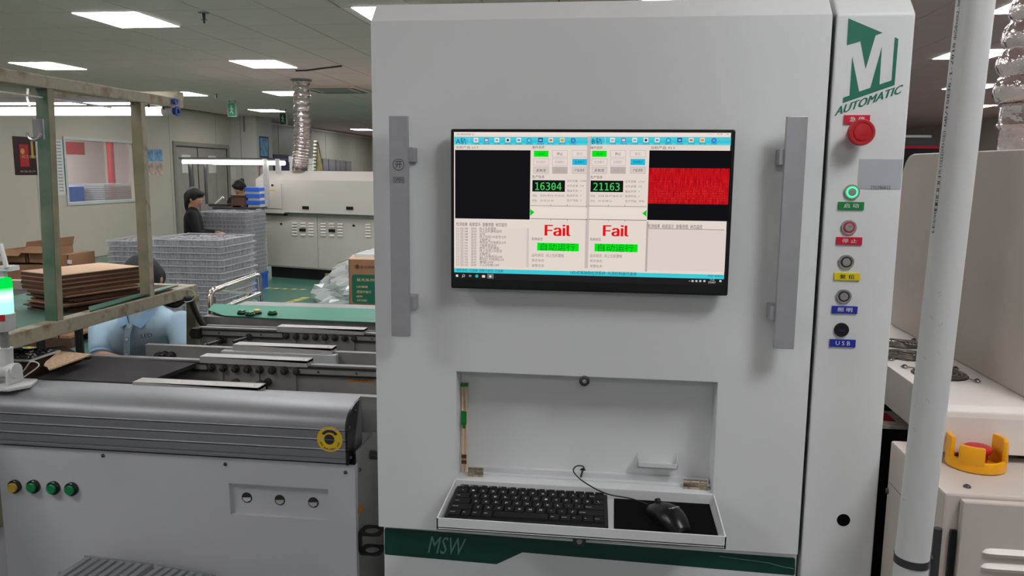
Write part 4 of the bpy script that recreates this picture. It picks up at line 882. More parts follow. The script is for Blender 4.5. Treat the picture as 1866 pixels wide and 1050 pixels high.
# rails: (Y, x0, x1, cover x0, cover x1, rollers?, plain box front?)
def rail(Y, x0, x1, cx0, cx1, rollers, boxed):
    m = MB(); m.box((x0, Y, CZ-.11), (x1, Y+.008, CZ-.012)); m.box((x0, Y-.002, CZ-.014), (x1, Y+.022, CZ-.009)); rl = obj('guide_rail', m, 'plate', conv)
    if rollers:
        for (a, b) in ((x0, cx0+.02), (cx1-.03, x1)):
            m = MB(); m.box((a, Y-.010, CZ-.020), (b, Y, CZ-.015)); m.box((a, Y-.010, CZ-.044), (b, Y, CZ-.039)); obj('drive_belt', m, 'rubber', rl)
            m = MB(); m.box((a, Y-.006, CZ-.038), (b, Y, CZ-.021)); obj('belt_bed', m, 'plate', rl)
            n = max(1, int((b-a)/.12))
            for k in range(n): screw((a+(k+.5)*(b-a)/n, Y-.006, CZ-.03), (0, -1, 0), .0035, rl)
    m = MB(); m.box((cx0, Y-.012, CZ-.004), (cx1, Y+.036, CZ+.006)); m.box((cx0, Y-.012, CZ-.016), (cx1, Y-.009, CZ+.006)); m.box((cx0, Y+.033, CZ-.016), (cx1, Y+.036, CZ+.006)); m.box((cx1-.003, Y-.012, CZ-.014), (cx1, Y+.036, CZ+.006))
    cv = obj('cover_plate', m, 'alu_w', rl, bevel=.0012)
    for fx in (.06, .36, .64, .94): m = MB(); m.lathe((cx0+(cx1-cx0)*fx, Y+.012, CZ+.006), (0, 0, 1), [(0, .0032), (.0008, .0032), (.0008, 0)], 10); obj('cap_screw', m, 'steel', cv)
    if rollers:
        n = 8
        for k in range(n):
            x = cx0+.035+(cx1-cx0-.075)*k/(n-1); m = MB(); m.lathe((x, Y+.0, CZ-.032), (0, -1, 0), [(0, .0125), (.008, .0125), (.009, .0085), (.018, .0085), (.019, .0065), (.019, 0)], 16); obj('roller', m, 'roller', rl)
        for k in range(3):
            x = cx0+.072+(cx1-cx0-.075)*(k*3)/(n-1); obj('rib', bx((x-.002, Y-.007, CZ-.105), (x+.002, Y, CZ-.014)), 'plate', rl)
        for (fx, r_, zz_) in ((.32, .014, -.078), (.55, .021, -.088), (.62, .012, -.07)):
            x = cx0+(cx1-cx0)*fx; m = MB(); m.lathe((x, Y, CZ+zz_), (0, -1, 0), [(0, r_), (.010, r_), (.012, r_*.8), (.012, r_*.3), (.02, r_*.3), (.02, 0)], 20); obj('drive_pulley', m, 'roller', rl)
    if boxed:
        m = MB(); m.box((cx0-.035, Y-.030, CZ-.105), (cx1+.02, Y-.002, CZ-.017)); m.box((cx0-.035, Y-.030, CZ-.020), (cx1+.02, Y+.03, CZ-.014)); obj('motor_cover', m, 'plate_w', rl, bevel=.002)
    return rl
XE = -.48
r1 = rail(2.03, -1.95, XE, -1.335, -.962, False, True)
r2 = rail(2.35, -1.95, XE, -1.310, -.948, True, False)
r3 = rail(2.535, -1.62, XE, -1.290, -.936, False, True)
r4 = rail(2.862, -1.60, XE, -1.276, -.930, True, False)
a, b = PY(632, 692, 2.345), PY(679, 698, 2.345); m = MB(); m.box((a.x, 2.3485, b.z), (b.x, 2.35, a.z)); o = obj('warning_strip', m, 'orange', r2); lettering('strip_text', '注意安全', 'card_dark', (a.x+.02, 2.348, b.z+.003), (.05, 0, 0), (0, 0, .006), o)
for (x, y, Yq) in ((300, 648, 2.53), (290, 650, 2.53), (312, 649, 2.53)):
    p = PY(x, y, Yq); m = MB(); m.lathe(p+V((0, .004, 0)), (0, -1, 0), [(0, .016), (.012, .016), (.016, .01), (.03, .008), (.03, 0)], 16); obj('wing_knob', m, 'rubber', r3)
for (x, y) in ((405, 620), (398, 622), (452, 615)):
    p = PY(x, y, 2.85); m = MB(); m.cyl(p, p+V((-.03, -.06, -.006)), .006, 10); m.cyl(p, p+V((.004, .008, 0)), .014, 14); obj('adjusting_knob', m, 'darksteel', r4)
m = MB(); p = PZ(340, 605, CZ-.02); m.box((-1.615, 2.83, CZ-.05), (-1.585, 2.875, CZ-.01)); m.cyl((-1.618, 2.85, CZ-.035), (-1.618, 2.875, CZ-.035), .016, 14); obj('end_pulley', m, 'rubber', r4)
# green mat table behind the lanes
tb = thing('side_table', 'grey steel table top behind the conveyor lanes carrying a green mat', 'table', (-1.25, 3.25, 0))
m = MB(); m.box((-1.69, 3.06, CZ-.10), (-.50, 3.46, CZ-.006)); obj('table_box', m, 'plate', tb)
for x in (-1.66, -.55):
    for y in (3.09, 3.42): obj('leg', bx((x-.02, y-.02, 0), (x+.02, y+.02, CZ-.10)), 'plate', tb)
m = MB(); n = 26; pts = [(-1.70, 3.12), (-1.60, 3.065), (-1.40, 3.045), (-1.1, 3.035), (-.52, 3.02), (-.52, 3.34), (-1.1, 3.335), (-1.64, 3.325), (-1.75, 3.27)]
m.prism([V((x, y, CZ-.003+(.012 if x < -1.65 else 0))) for x, y in pts], (0, 0, .003)); o = obj('green_mat', m, 'mat_green'); tag(o, 'green rubber mat on the table behind the conveyor', 'mat')
for k, (x, y, mt, lb) in enumerate(((441, 572, 'gbtn', 'green button head left on the mat, farthest left'), (456, 575, 'gbtn', 'green button head on the mat, nearest the front edge'), (468, 571.5, 'ybtn', 'yellow button head lying on the green mat'), (496.5, 573, 'gbtn', 'green button head on the mat, farthest right'))):
    p = PZ(x, y, CZ+.002); t = thing('button_head', lb, 'button', p, 'button heads on the mat')
    m = MB(); m.lathe(p, (0, 0, 1), [(0, .0), (0, .020), (.008, .020), (.010, .0165)], 20); obj('collar', m, 'black', t)
    m = MB(); m.lathe(p+V((0, 0, .009)), (0, 0, 1), [(0, .0165), (.006, .0160), (.009, .012), (.0095, 0)], 20); obj('button_cap', m, mt, t)
# trolley with chrome rail
YT0, YT1 = 3.55, 4.35
q = [PY(383, 598, YT0), PY(383, 540, YT0), PY(388, 530, YT0+.02), PY(396, 527.5, YT0+.06), PY(462, 503.5, YT1-.05), PY(469, 502, YT1), PY(473, 508, YT1+.02), PY(472, 562, YT1+.02)]
q[0] = V((q[1].x, YT0, .12)); q[-1] = V((q[-2].x, YT1+.02, .12))
tr = thing('chrome_trolley', 'trolley with bright chrome hand rail behind the green mat', 'trolley', ((q[0].x+q[-1].x)/2, 3.95, 0))
m = MB(); m.tube(q[:2]+bez(q[1:4], 5)[1:]+bez(q[3:7], 5)[1:]+[q[-1]], .0155, 12); obj('hand_rail', m, 'chrome', tr)
m = MB(); m.tube([PY(384, 572, YT0), PY(472, 535, YT1)], .0155, 12); m.cyl(PY(426, 553.5, 3.93), PY(430, 552, 3.95), .017, 12); obj('lower_rail', m, 'chrome', tr)
m = MB(); a = PY(392, 530, YT0+.05); m.tube([a, PY(470, 535.5, YT1)], .007, 8); m.tube([PY(390, 600, YT0+.05), PY(391, 540, YT0+.05)], .009, 8); obj('cross_rail', m, 'chrome', tr)
cxm = (q[0].x+q[-1].x)/2
m = MB(); m.box((q[0].x-.18, YT0-.02, .12), (q[-1].x+.02, YT1+.05, .16)); obj('deck', m, 'plate', tr)
for (x, y) in ((q[0].x, YT0+.02), (q[-1].x-.04, YT1), (q[0].x-.13, YT0+.05), (q[0].x-.13, YT1)):
    m = MB(); m.cyl((x-.012, y, .05), (x+.012, y, .05), .05, 16); m.box((x-.015, y-.02, .05), (x+.015, y+.02, .12)); obj('castor', m, 'rubber', tr)
# boards and card on the left of the lanes
m = MB(); m.box((-1.66, 2.055, CZ-.034), (-1.325, 2.335, CZ-.018)); m.prism([(-1.66, 2.05, CZ-.018), (-1.325, 2.05, CZ-.018), (-1.30, 2.30, CZ-.018), (-1.66, 2.33, CZ-.018)], (0, 0, .012))
o = obj('led_board', m, 'board', bevel=.001); tag(o, 'large black light module board lying between the front conveyor rails', 'circuit board')
m = MB()
for k in range(46): m.box((-1.655+k*.0072, 2.046, CZ-.014), (-1.6515+k*.0072, 2.0495, CZ-.008))
t_ = obj('edge_teeth', m, 'black', o); t_['kind'] = 'stuff'
def sheet(name, cx, cy, z, w_, d_, th, ang, mt, label, cat, group=None, bevel=0, jag=0):
    T = Matrix.Translation((cx, cy, z)) @ Matrix.Rotation(math.radians(ang), 4, 'Z'); m = MB()
    m.box((-w_/2, -d_/2, 0), (w_/2, d_/2, th), T=T); o = obj(name, m, mt, bevel=bevel); tag(o, label, cat, group); return o
c = (-1.80, 2.19)
for k in range(9):
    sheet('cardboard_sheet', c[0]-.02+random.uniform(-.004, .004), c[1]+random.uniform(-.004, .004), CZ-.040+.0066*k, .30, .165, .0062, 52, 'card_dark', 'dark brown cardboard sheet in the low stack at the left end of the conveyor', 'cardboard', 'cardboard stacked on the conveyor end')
m = MB(); m.prism([PZ(x, y, CZ+.022) for x, y in ((108, 642), (168, 647.5), (90, 676), (86, 670), (80, 668), (83, 662))], (0, 0, .004)); o = obj('flecked_sheet', m, 'bumpcard'); tag(o, 'torn cardboard sheet flecked with foil beside the populated board', 'cardboard')
ctr = [PZ(x, y, CZ+.0265) for x, y in ((17, 636.5), (111, 641), (54, 660), (-12, 657))]
m = MB(); m.prism(ctr, (0, 0, .005)); pb = obj('circuit_tray', m, 'offwhite'); tag(pb, 'white edged circuit board covered in dark components at the far left', 'circuit board')
def bq(u, v, z): return (ctr[0]*(1-u)+ctr[1]*u)*(1-v)+(ctr[3]*(1-u)+ctr[2]*u)*v+V((0, 0, .005+z))
m = MB(); m.prism([bq(u, v, 0) for u, v in ((.05, .05), (.95, .05), (.95, .94), (.05, .94))], (0, 0, .001)); obj('board_surface', m, 'pan', pb)
m = MB(); random.seed(3)
for k in range(170):
    u, v = random.uniform(.07, .92), random.uniform(.07, .9); q = bq(u, v, .001); s = random.uniform(.002, .006)
    m.box((q.x-s, q.y-s*.7, q.z), (q.x+s, q.y+s*.7, q.z+random.uniform(.002, .006)), mi=0 if random.random() < .75 else 1)
o = obj('components', m, ['darksteel', 'alu_w'], pb); o['kind'] = 'stuff'
# ------------------------------------------------------------ signal tower light
tz = CZ+.004
bx0 = V((-1.655, 1.93, tz))
tw = thing('signal_light', 'grey tower lamp with a glowing green dome on the conveyor cover', 'signal light', bx0)
m = MB(); m.prism([bx0+V(p) for p in ((-.07, -.06, 0), (.055, -.055, 0), (.085, -.01, 0), (.06, .05, 0), (-.07, .05, 0))], (0, 0, .010)); obj('foot_plate', m, 'offwhite', tw, bevel=.003)
m = MB()
for s in (-1, 1): m.prism([bx0+V((.01+.016*s, -.03, .010)), bx0+V((.01+.016*s, .03, .010)), bx0+V((.01+.016*s, .028, .05)), bx0+V((.01+.016*s, 0, .066)), bx0+V((.01+.016*s, -.028, .05))], (.008*s, 0, 0))
m.cyl(bx0+V((-.018, 0, .045)), bx0+V((.040, 0, .045)), .021, 20); obj('swivel_joint', m, 'offwhite', tw, bevel=.002)
m = MB(); m.cyl(bx0+V((.010, 0, .05)), bx0+V((.010, 0, .108)), .016, 20, r1=.0185); obj('socket', m, 'offwhite', tw)
m = MB(); m.cyl(bx0+V((.010, 0, .105)), bx0+V((.010, 0, .16)), .0105, 16); obj('pole', m, 'alu', tw)
cz = bx0+V((.010, 0, 0))
zA, zB_, zC = PY(18, 603, 1.93).z, PY(18, 571, 1.93).z, PY(18, 507, 1.93).z
m = MB(); m.lathe(V((cz.x, cz.y, zA)), (0, 0, 1), [(0, 0), (0, .0255), (.003, .0275), (zB_-zA-.002, .0305), (zB_-zA, .0285), (zB_-zA, 0)], 28); hs = obj('lamp_housing', m, 'offwhite', tw)
gd = emat('green_dome_glow', (20, 235, 90), 1.0); nt = gd.node_tree
tc = nt.nodes.new('ShaderNodeTexCoord'); sx = nt.nodes.new('ShaderNodeSeparateXYZ'); cr = nt.nodes.new('ShaderNodeValToRGB'); mr = nt.nodes.new('ShaderNodeMapRange')
mr.inputs['From Min'].default_value = -.045; mr.inputs['From Max'].default_value = .045
nt.links.new(tc.outputs['Object'], sx.inputs[0]); nt.links.new(sx.outputs[2], mr.inputs['Value']); nt.links.new(mr.outputs[0], cr.inputs[0])
cr.color_ramp.elements[0].position = .0; cr.color_ramp.elements[0].color = (.4, 2.2, .8, 1); cr.color_ramp.elements[1].position = .5; cr.color_ramp.elements[1].color = (0.0, .62, .06, 1)
e = cr.color_ramp.elements.new(.25); e.color = (.8, 2.6, 1.2, 1)
nt.links.new(cr.outputs[0], nt.nodes['Emission'].inputs[0]); nt.nodes['Emission'].inputs[1].default_value = 1.3
m = MB(); H = zC-zB_; m.lathe(V((cz.x, cz.y, zB_)), (0, 0, 1), [(0, .0275), (H*.5, .0285), (H*.92, .0292), (H*.98, .027), (H, .022), (H, 0)], 32); obj('green_dome', m, gd, tw)
m = MB(); m.lathe(V((cz.x, cz.y, zC)), (0, 0, 1), [(0, .012), (.0015, .010), (.0018, 0)], 16); obj('dome_cap', m, 'offwhite', tw)
a, b = PY(4, 575, 1.90), PY(33, 588, 1.90)
m = MB(); n = 10
for i in range(n):
    t0, t1 = [math.radians(-140+ (100)*(i+k)/n) for k in (0, 1)]; R_q = .0300
    m.quad((cz.x+R_q*math.cos(t0), cz.y+R_q*math.sin(t0), b.z), (cz.x+R_q*math.cos(t1), cz.y+R_q*math.sin(t1), b.z), (cz.x+(R_q+.0006)*math.cos(t1), cz.y+(R_q+.0006)*math.sin(t1), a.z), (cz.x+(R_q+.0006)*math.cos(t0), cz.y+(R_q+.0006)*math.sin(t0), a.z))
lbm = obj('warning_label', m, 'poster_rd', hs)
for k, (s, zz_, h_) in enumerate((('警告 WARNING', .72, .0035), ('请勿触摸 高温', .45, .0022), ('HOT SURFACE', .2, .0022))):
    lettering('label_text', s, 'cream_txt', (cz.x-.018, cz.y-.0315, b.z+(a.z-b.z)*zz_-h_*.4), (.030, .004, 0), (0, 0, h_), lbm, res=1)
a = bx0+V((.02, .04, .012)); m = MB(); m.tube(bez([a, a+V((.03, .03, .03)), a+V((-.01, .05, .035)), a+V((-.05, .06, .0)), a+V((-.1, .06, -.01))]), .002, 6); obj('lead', m, 'offwhite', tw)
# ------------------------------------------------------------ rusty rack with shelf
RX = -1.73; RZT, RZB = 1.6+.279, 1.6-.478
rk = thing('metal_rack', 'worn green and rusty cream steel rack standing behind the tower lamp', 'rack', (RX-.3, 2.5, 0))
TB = .04
m = MB(); m.box((RX-.045, 1.2, RZT-.038), (RX, 3.06, RZT)); obj('top_beam', m, 'rust', rk, bevel=.003)
m = MB(); m.box((RX-.045, 1.2, RZB-.046), (RX, 3.10, RZB)); obj('bottom_beam', m, 'rust', rk, bevel=.003)
def post(pt, pb, z0, z1, mt, nm='post', dx=.040, dy=.030):
    # angle section: web facing the camera, flange on the aisle side; pt, pb are the edge pixels at top and bottom
    e1, e0 = PXp(*pt, RX-.004), PXp(*pb, RX-.004); k = (e1.y-e0.y)/(e1.z-e0.z); y0, y1 = e0.y+k*(z0-e0.z), e0.y+k*(z1-e0.z); x1 = RX-.004; x0 = x1-dx
    def sh(xa, xb, ya, yb):
        m = MB(); q = [V((xa, y0+ya, z0)), V((xb, y0+ya, z0)), V((xb, y0+yb, z0)), V((xa, y0+yb, z0))]; r = [V((p.x, p.y-y0+y1, z1)) for p in q]
        m.add(q+r, [(0, 3, 2, 1), (4, 5, 6, 7), (0, 1, 5, 4), (1, 2, 6, 5), (2, 3, 7, 6), (3, 0, 4, 7)]); return m
    o = obj(nm, sh(x0, x1, 0, .004), mt, rk); obj('flange', sh(x1-.004, x1, .004, dy), 'rust' if mt == 'rack' else 'rack', o); obj('flange', sh(x0, x0+.004, .004, dy), mt, o); return o
pa = post((85, 150), (104, 590), RZB, RZT-.038, 'rack_green'); pb_ = post((255, 170), (273, 530), RZB, RZT-.038, 'rack')
post((356, 560), (356, 561), 0, RZB-.046, 'rack', nm='leg'); 
m = MB(); m.box((RX-.045, 1.3, 0), (RX-.004, 1.34, RZB-.046)); obj('leg', m, 'rack', rk)
# catch hook on the first post
p = PY(73, 236, 2.2); m = MB(); m.box((p.x-.02, 2.196, p.z-.03), (p.x+.012, 2.204, p.z+.03)); hk = obj('catch_plate', m, 'alu', pa, bevel=.002)
m = MB(); m.tube([V((p.x-.012+.022*math.cos(t), 2.188, p.z-.01+.022*math.sin(t))) for t in [math.radians(a) for a in range(180, 361, 20)]], .0045, 8); obj('catch_hook', m, 'steel', hk)
zeb1, zeb0 = PY(150, 167.5, 3.06).z, PY(150, 178.5, 3.06).z
m = MB(); m.box((-2.75, 3.055, zeb0), (RX-.02, 3.10, zeb1)); obj('end_beam', m, 'rust', rk)
m = MB(); m.box((-2.75, 2.0, RZT-.038), (-2.71, 3.06, RZT)); obj('rear_beam', m, 'rust', rk)
m = MB(); m.box((-2.75, 1.2, RZB-.046), (-2.71, 3.10, RZB)); m.box((-2.71, 3.06, RZB-.046), (RX-.045, 3.10, RZB)); obj('shelf_frame', m, 'rust', rk)
m = MB(); m.box((-2.71, 1.3, RZB-.046), (RX-.05, 3.06, RZB-.038)); obj('shelf', m, 'pan', rk)
for y in (1.3, 2.2, 3.03):
    for (z0, z1) in ((0, RZB-.046), (RZB, RZT-.038)): 
        if y == 2.2: continue
        obj('rear_post', bx((-2.75, y, z0), (-2.71, y+.06, z1)), 'rack', rk)
for (px_, Yq) in ((71, 2.6), (142, 2.75)):
    p = PY(px_, 610, Yq); obj('rear_leg', bx((p.x-.014, Yq, 0), (p.x+.014, Yq+.012, RZB-.046)), 'darksteel', rk)
m = MB(); m.tube([V((RX-.02, 1.25, RZT-.06)), V((RX-.02, 2.2, RZT-.065)), V((RX-.02, 2.62, RZT-.068))], .003, 6); obj('white_wire', m, 'offwhite', rk)
for k in range(3): m = MB(); y = 2.75+k*.1; m.cyl((RX-.02, y, RZT-.037), (RX-.02, y, RZT-.05), .004, 8); obj('bolt', m, 'darksteel', rk)
# fluorescent tubes across the far end of the rack
zt_ = PY(150, 201, 2.98).z
for k, (yy, zz_, r_, x1_, lb) in enumerate(((2.98, zt_-.004, .0165, PY(297, 196, 2.98).x, 'thick lit fluorescent tube, the lower of the two hung from the rack'), (3.02, PY(150, 189, 3.02).z, .0045, PY(236, 190, 3.02).x, 'thin lit fluorescent tube, the upper of the two hung from the rack'))):
    t = thing('tube_lamp', lb, 'lamp', (x1_-.6, yy, zz_-r_))
    m = MB(); m.cyl((-2.95, yy, zz_), (x1_, yy, zz_), r_, 16); obj('lit_tube', m, 'tube_em', t)
    if k == 0:
        m = MB(); m.cyl((x1_, yy, zz_), (x1_+.045, yy, zz_), .0175, 16); obj('tube_end', m, 'offwhite', t)
        m = MB(); m.lathe((x1_+.045, yy, zz_), (1, 0, 0), [(0, .014), (.012, .014), (.012, .019), (.018, .019), (.018, .009), (.01, .008), (.01, 0)], 16); obj('end_socket', m, 'bluecap', t)
        m = MB(); m.lathe((x1_+.045, yy, zz_+.037), (1, 0, 0), [(0, .012), (.014, .012), (.014, .006), (.01, 0)], 16); obj('end_socket', m, 'bluecap', t)
        m = MB(); m.box((x1_-.04, yy-.004, zz_+.016), (x1_-.034, yy+.004, RZT-.04)); m.prism([(x1_-.03, yy, zz_+.055), (x1_+.04, yy, zz_+.03), (x1_+.04, yy, zz_+.022), (x1_-.03, yy, zz_+.045)], (0, .004, 0)); m.cyl((x1_-.045, yy, zz_+.04), (x1_-.01, yy, zz_+.046), .016, 10); obj('tube_hanger', m, 'offwhite', t)
    else:
        m = MB(); m.box((-2.6, yy+.008, zz_-.004), (x1_+.02, yy+.03, zeb0)); obj('tube_tray', m, 'pan', t)
m = MB(); p = PY(52, 180, 3.02); m.tube([p+V((0, -.0, .04)), p+V((.003, -.012, 0)), p+V((.012, -.012, -.03))], .004, 6); o = obj('cable_tie', m, 'offwhite'); tag(o, 'white cable tie around the far beam of the rack', 'cable tie')
# cardboard on the rack shelf
random.seed(11)
m = MB(); gp = [(-1.785, 3.02), (-1.785, 2.3), (-2.35, 2.25), (-2.4, 2.95)]; m.prism([V((x, y, RZB-.0375)) for x, y in gp], (0, 0, .004)); 
m.prism([V((-1.74, 2.42, RZB+.001)), V((-1.735, 2.95, RZB+.014)), V((-1.80, 3.0, RZB+.004)), V((-1.80, 2.5, RZB+.001))], (0, 0, .003))
o = obj('green_sheet', m, 'mat_dull'); tag(o, 'dull green sheet sagging over the rack shelf under the cardboard', 'sheet')
cx, cy = -1.975, 2.725
zc = RZB-.033
for k in range(14):
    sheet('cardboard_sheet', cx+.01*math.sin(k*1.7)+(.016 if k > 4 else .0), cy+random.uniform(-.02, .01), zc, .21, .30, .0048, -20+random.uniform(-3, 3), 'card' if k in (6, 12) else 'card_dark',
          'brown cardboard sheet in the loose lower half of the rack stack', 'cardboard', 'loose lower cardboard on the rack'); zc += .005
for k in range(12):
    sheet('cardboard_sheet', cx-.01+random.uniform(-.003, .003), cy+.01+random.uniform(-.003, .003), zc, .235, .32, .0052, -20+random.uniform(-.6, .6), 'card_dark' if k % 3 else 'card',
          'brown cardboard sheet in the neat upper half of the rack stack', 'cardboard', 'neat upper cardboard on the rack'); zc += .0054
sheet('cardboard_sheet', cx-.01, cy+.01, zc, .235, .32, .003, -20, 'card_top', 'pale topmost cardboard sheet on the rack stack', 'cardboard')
for k in range(5): sheet('green_card', -2.25, 2.42, RZB-.033+.006*k, .3, .2, .005, 8+k, 'mat_dull', 'thin dull green sheet in the pile left of the first rack post', 'sheet', 'green sheets left of the post')
# black hose
hp = [PY(278, 537, 2.95), PY(300, 551, 2.95), PY(320, 556, 2.97), PY(338, 545, 3.0), PY(347, 546, 3.02), PY(358, 572, 3.02), PY(374, 597, 3.02), PY(392, 612, 3.02)]
m = MB(); m.tube(bez(hp, 5), .0125, 12); o = obj('black_hose', m, 'rubber'); tag(o, 'thick black hose drooping from the rack corner', 'hose')
p = PY(348, 537, 3.02); m = MB(); m.tube([p+V((.0+.028*math.cos(t), -.03+.012*math.cos(t), .026*math.sin(t))) for t in [2*PI*i/14 for i in range(14)]], .0025, 6, closed=True); m.cyl(p+V((-.05, 0, .03)), p+V((-.055, 0, .05)), .0025, 6); o = obj('cable_tie', m, 'offwhite'); tag(o, 'white cable tie round the rack corner and hose', 'cable tie')
# ------------------------------------------------------------ people
def cap(mb, a, b, ra, rb, n=14, mi=0):
    a, b = V(a), V(b); mb.cyl(a, b, ra, n, mi, r1=rb); mb.ball(a, ra, n, 8, mi); mb.ball(b, rb, n, 8, mi)
def orient_ball(mb, c, X, Y_, Z_, sc, n=16, m_=12):
    c = V(c); vs = []
    for j in range(m_+1):
        t = PI*j/m_
        for i in range(n):
            p = 2*PI*i/n; vs.append(c + X*(math.sin(t)*math.cos(p)*sc[0]) + Y_*(math.sin(t)*math.sin(p)*sc[1]) + Z_*(math.cos(t)*sc[2]))
    mb.add(vs, [(j*n+i, (j+1)*n+i, (j+1)*n+(i+1) % n, j*n+(i+1) % n) for j in range(m_) for i in range(n)], 0, True)
def blob(name, mb, voxel, smooth, mt, parent):
    me = mb.mesh(name, weld=True); t = bpy.data.objects.new('tmp', me); COL.objects.link(t)
    r = t.modifiers.new('r', 'REMESH'); r.mode = 'VOXEL'; r.voxel_size = voxel; r.use_smooth_shade = True
    s = t.modifiers.new('s', 'SMOOTH'); s.factor = .5; s.iterations = smooth
    dg = bpy.context.evaluated_depsgraph_get(); out = bpy.data.meshes.new_from_object(t.evaluated_get(dg)); out.name = name
    bpy.data.objects.remove(t); bpy.data.meshes.remove(me); out.materials.clear()
    out.polygons.foreach_set('use_smooth', [True]*len(out.polygons)); out.polygons.foreach_set('material_index', [0]*len(out.polygons))
    return link(name, out, mt, parent)
def person(label, J, fd, hu, top, bottom, vox, sleeve=.5, hair='short', female=False, group=None):
    J = {k: V(v) for k, v in J.items()}
    fd = V(fd).normalized(); hu = V(hu); hu = (hu-fd*hu.dot(fd)).normalized(); rt = fd.cross(hu).normalized()
    t = thing('person', label, 'person', (J['pelvis'].x, J['pelvis'].y, 0), group)
    H = J['head']; b = MB()
    orient_ball(b, H, rt, fd, hu, (.074, .092, .105)); orient_ball(b, H+fd*.035-hu*.06, rt, fd, hu, (.05, .05, .05))
    orient_ball(b, H+fd*.098-hu*.018, rt, fd, hu, (.013, .016, .024), 8, 6)
    for s in (-1, 1): orient_ball(b, H+rt*s*.076-hu*.01-fd*.005, rt, fd, hu, (.009, .018, .03), 8, 6)
    cap(b, H-hu*.06-fd*.02, J['neck'], .052, .056)
    sw = (J['sl']-J['sr']).length; k = .9 if female else 1
    cap(b, J['neck'], J['chest'], .06, .11*k); orient_ball(b, (J['chest']+J['pelvis'])/2, (J['sl']-J['sr']).normalized(), (J['sl']-J['sr']).cross(J['neck']-J['pelvis']).normalized(), (J['neck']-J['pelvis']).normalized(), (.15*k, .10*k, .24))
    cap(b, J['sl'], J['sr'], .052*k, .052*k); cap(b, J['hl'], J['hr'], .10, .10)
    for s in 'lr':
        cap(b, J['s'+s], J['e'+s], .05*k, .038*k); cap(b, J['e'+s], J['w'+s], .038*k, .026*k)
        hd = V(J['f'+s]-J['w'+s]).normalized(); side = hd.cross(V((0, 0, 1))).normalized(); dn = side.cross(hd)
        pc = J['w'+s]+hd*.045; orient_ball(b, pc, side, hd, dn, (.04, .05, .016), 12, 8)
        for i, (o, ln) in enumerate(((-.030, .058), (-.010, .07), (.011, .066), (.031, .05))):
            p0 = pc+side*o+hd*.035; p1 = p0+hd*ln*.55-dn*.003; p2 = p1+hd*ln*.4-dn*.018; cap(b, p0, p1, .009, .0085, 8); cap(b, p1, p2, .0085, .0075, 8)
        sg = -1 if s == 'l' else 1
        p0 = J['w'+s]+hd*.025+side*sg*.028; cap(b, p0, p0+hd*.03+side*sg*.024, .011, .010, 8); cap(b, p0+hd*.03+side*sg*.024, p0+hd*.055+side*sg*.024, .010, .008, 8)
        cap(b, J['h'+s], J['k'+s], .078, .055); cap(b, J['k'+s], J['a'+s], .055, .038); cap(b, J['a'+s], J['a'+s]+V((J['t'+s]-J['a'+s])), .04, .03)
    blob('body', b, vox, 3, 'skin', t)
    # upper garment
    g = MB(); ax = (J['sl']-J['sr']).normalized(); nf = ax.cross(J['neck']-J['pelvis']).normalized(); nu = (J['neck']-J['pelvis']).normalized()
    orient_ball(g, (J['chest']*1.1+J['pelvis']*.9)/2, ax, nf, nu, (.185*k, .135*k, .30)); orient_ball(g, J['pelvis']+nu*.02, ax, nf, nu, (.175, .145, .12))
    orient_ball(g, J['chest'], ax, nf, nu, (sw*.5, .125*k, .15)); cap(g, J['sl']-nu*.01, J['sr']-nu*.01, .07*k, .07*k); cap(g, J['neck']-nu*.045, J['chest'], .066, .12*k)
    for s in 'lr':
        e = J['s'+s].lerp(J['e'+s], sleeve if sleeve < 1 else 1); cap(g, J['s'+s], e, .072*k, .062*k if sleeve < 1 else .050)
        if sleeve >= 1: cap(g, J['e'+s], J['e'+s].lerp(J['w'+s], .95), .048, .036)
    sh = blob('shirt' if top == 'shirt' else 'top', g, vox, 4, top, t)
    p = MB(); cap(p, J['hl'], J['hr'], .112, .112)
    for s in 'lr': cap(p, J['h'+s], J['k'+s], .092, .068); cap(p, J['k'+s], J['a'+s], .066, .052)
    blob('trousers', p, vox, 3, bottom, t)
    for s in 'lr':
        m = MB(); orient_ball(m, (J['a'+s]+J['t'+s])/2+V((0, 0, -.012)), (J['t'+s]-J['a'+s]).cross(V((0, 0, 1))).normalized(), (J['t'+s]-J['a'+s]).normalized(), V((0, 0, 1)), (.048, .135, .045)); obj('shoe', m, 'black', t)
    # face
    for s in (-1, 1):
        m = MB(); orient_ball(m, H+fd*.082+rt*s*.03+hu*.006, rt, fd, hu, (.0125, .008, .008), 8, 6); e = obj('eye', m, 'whitetxt', t); m = MB(); orient_ball(m, H+fd*.088+rt*s*.03+hu*.006, rt, fd, hu, (.006, .004, .006), 8, 6); obj('iris', m, 'hair', e)
        m = MB(); cap(m, H+fd*.083+rt*s*.018+hu*.03, H+fd*.074+rt*s*.046+hu*.03, .004, .003, 6); obj('eyebrow', m, 'hair', t)
    m = MB(); cap(m, H+fd*.083-rt*.02-hu*.057, H+fd*.083+rt*.02-hu*.057, .006, .006, 6); obj('mouth', m, 'redpipe', t)
    h = MB(); orient_ball(h, H-fd*.014+hu*.018, rt, fd, hu, (.086, .098, .106)); orient_ball(h, H-fd*.05-hu*.025, rt, fd, hu, (.08, .062, .085)); orient_ball(h, H+fd*.055+hu*.075, rt, fd, hu, (.065, .045, .035))
    if hair == 'ponytail':
        q = H-fd*.10+hu*.045; h.ball(q, .03, 10, 8); cap(h, q, q-fd*.045-V((0, 0, .06)), .034, .04); cap(h, q-fd*.045-V((0, 0, .06)), q-fd*.05-V((0, 0, .20)), .04, .034); cap(h, q-fd*.05-V((0, 0, .20)), q-fd*.035-V((0, 0, .32)), .034, .012)
    if hair == 'bun': h.ball(H-fd*.10+hu*.06, .04, 12, 8)
    blob('hair', h, vox, 2, 'hair', t)
    return t, sh, (ax, nf, nu)
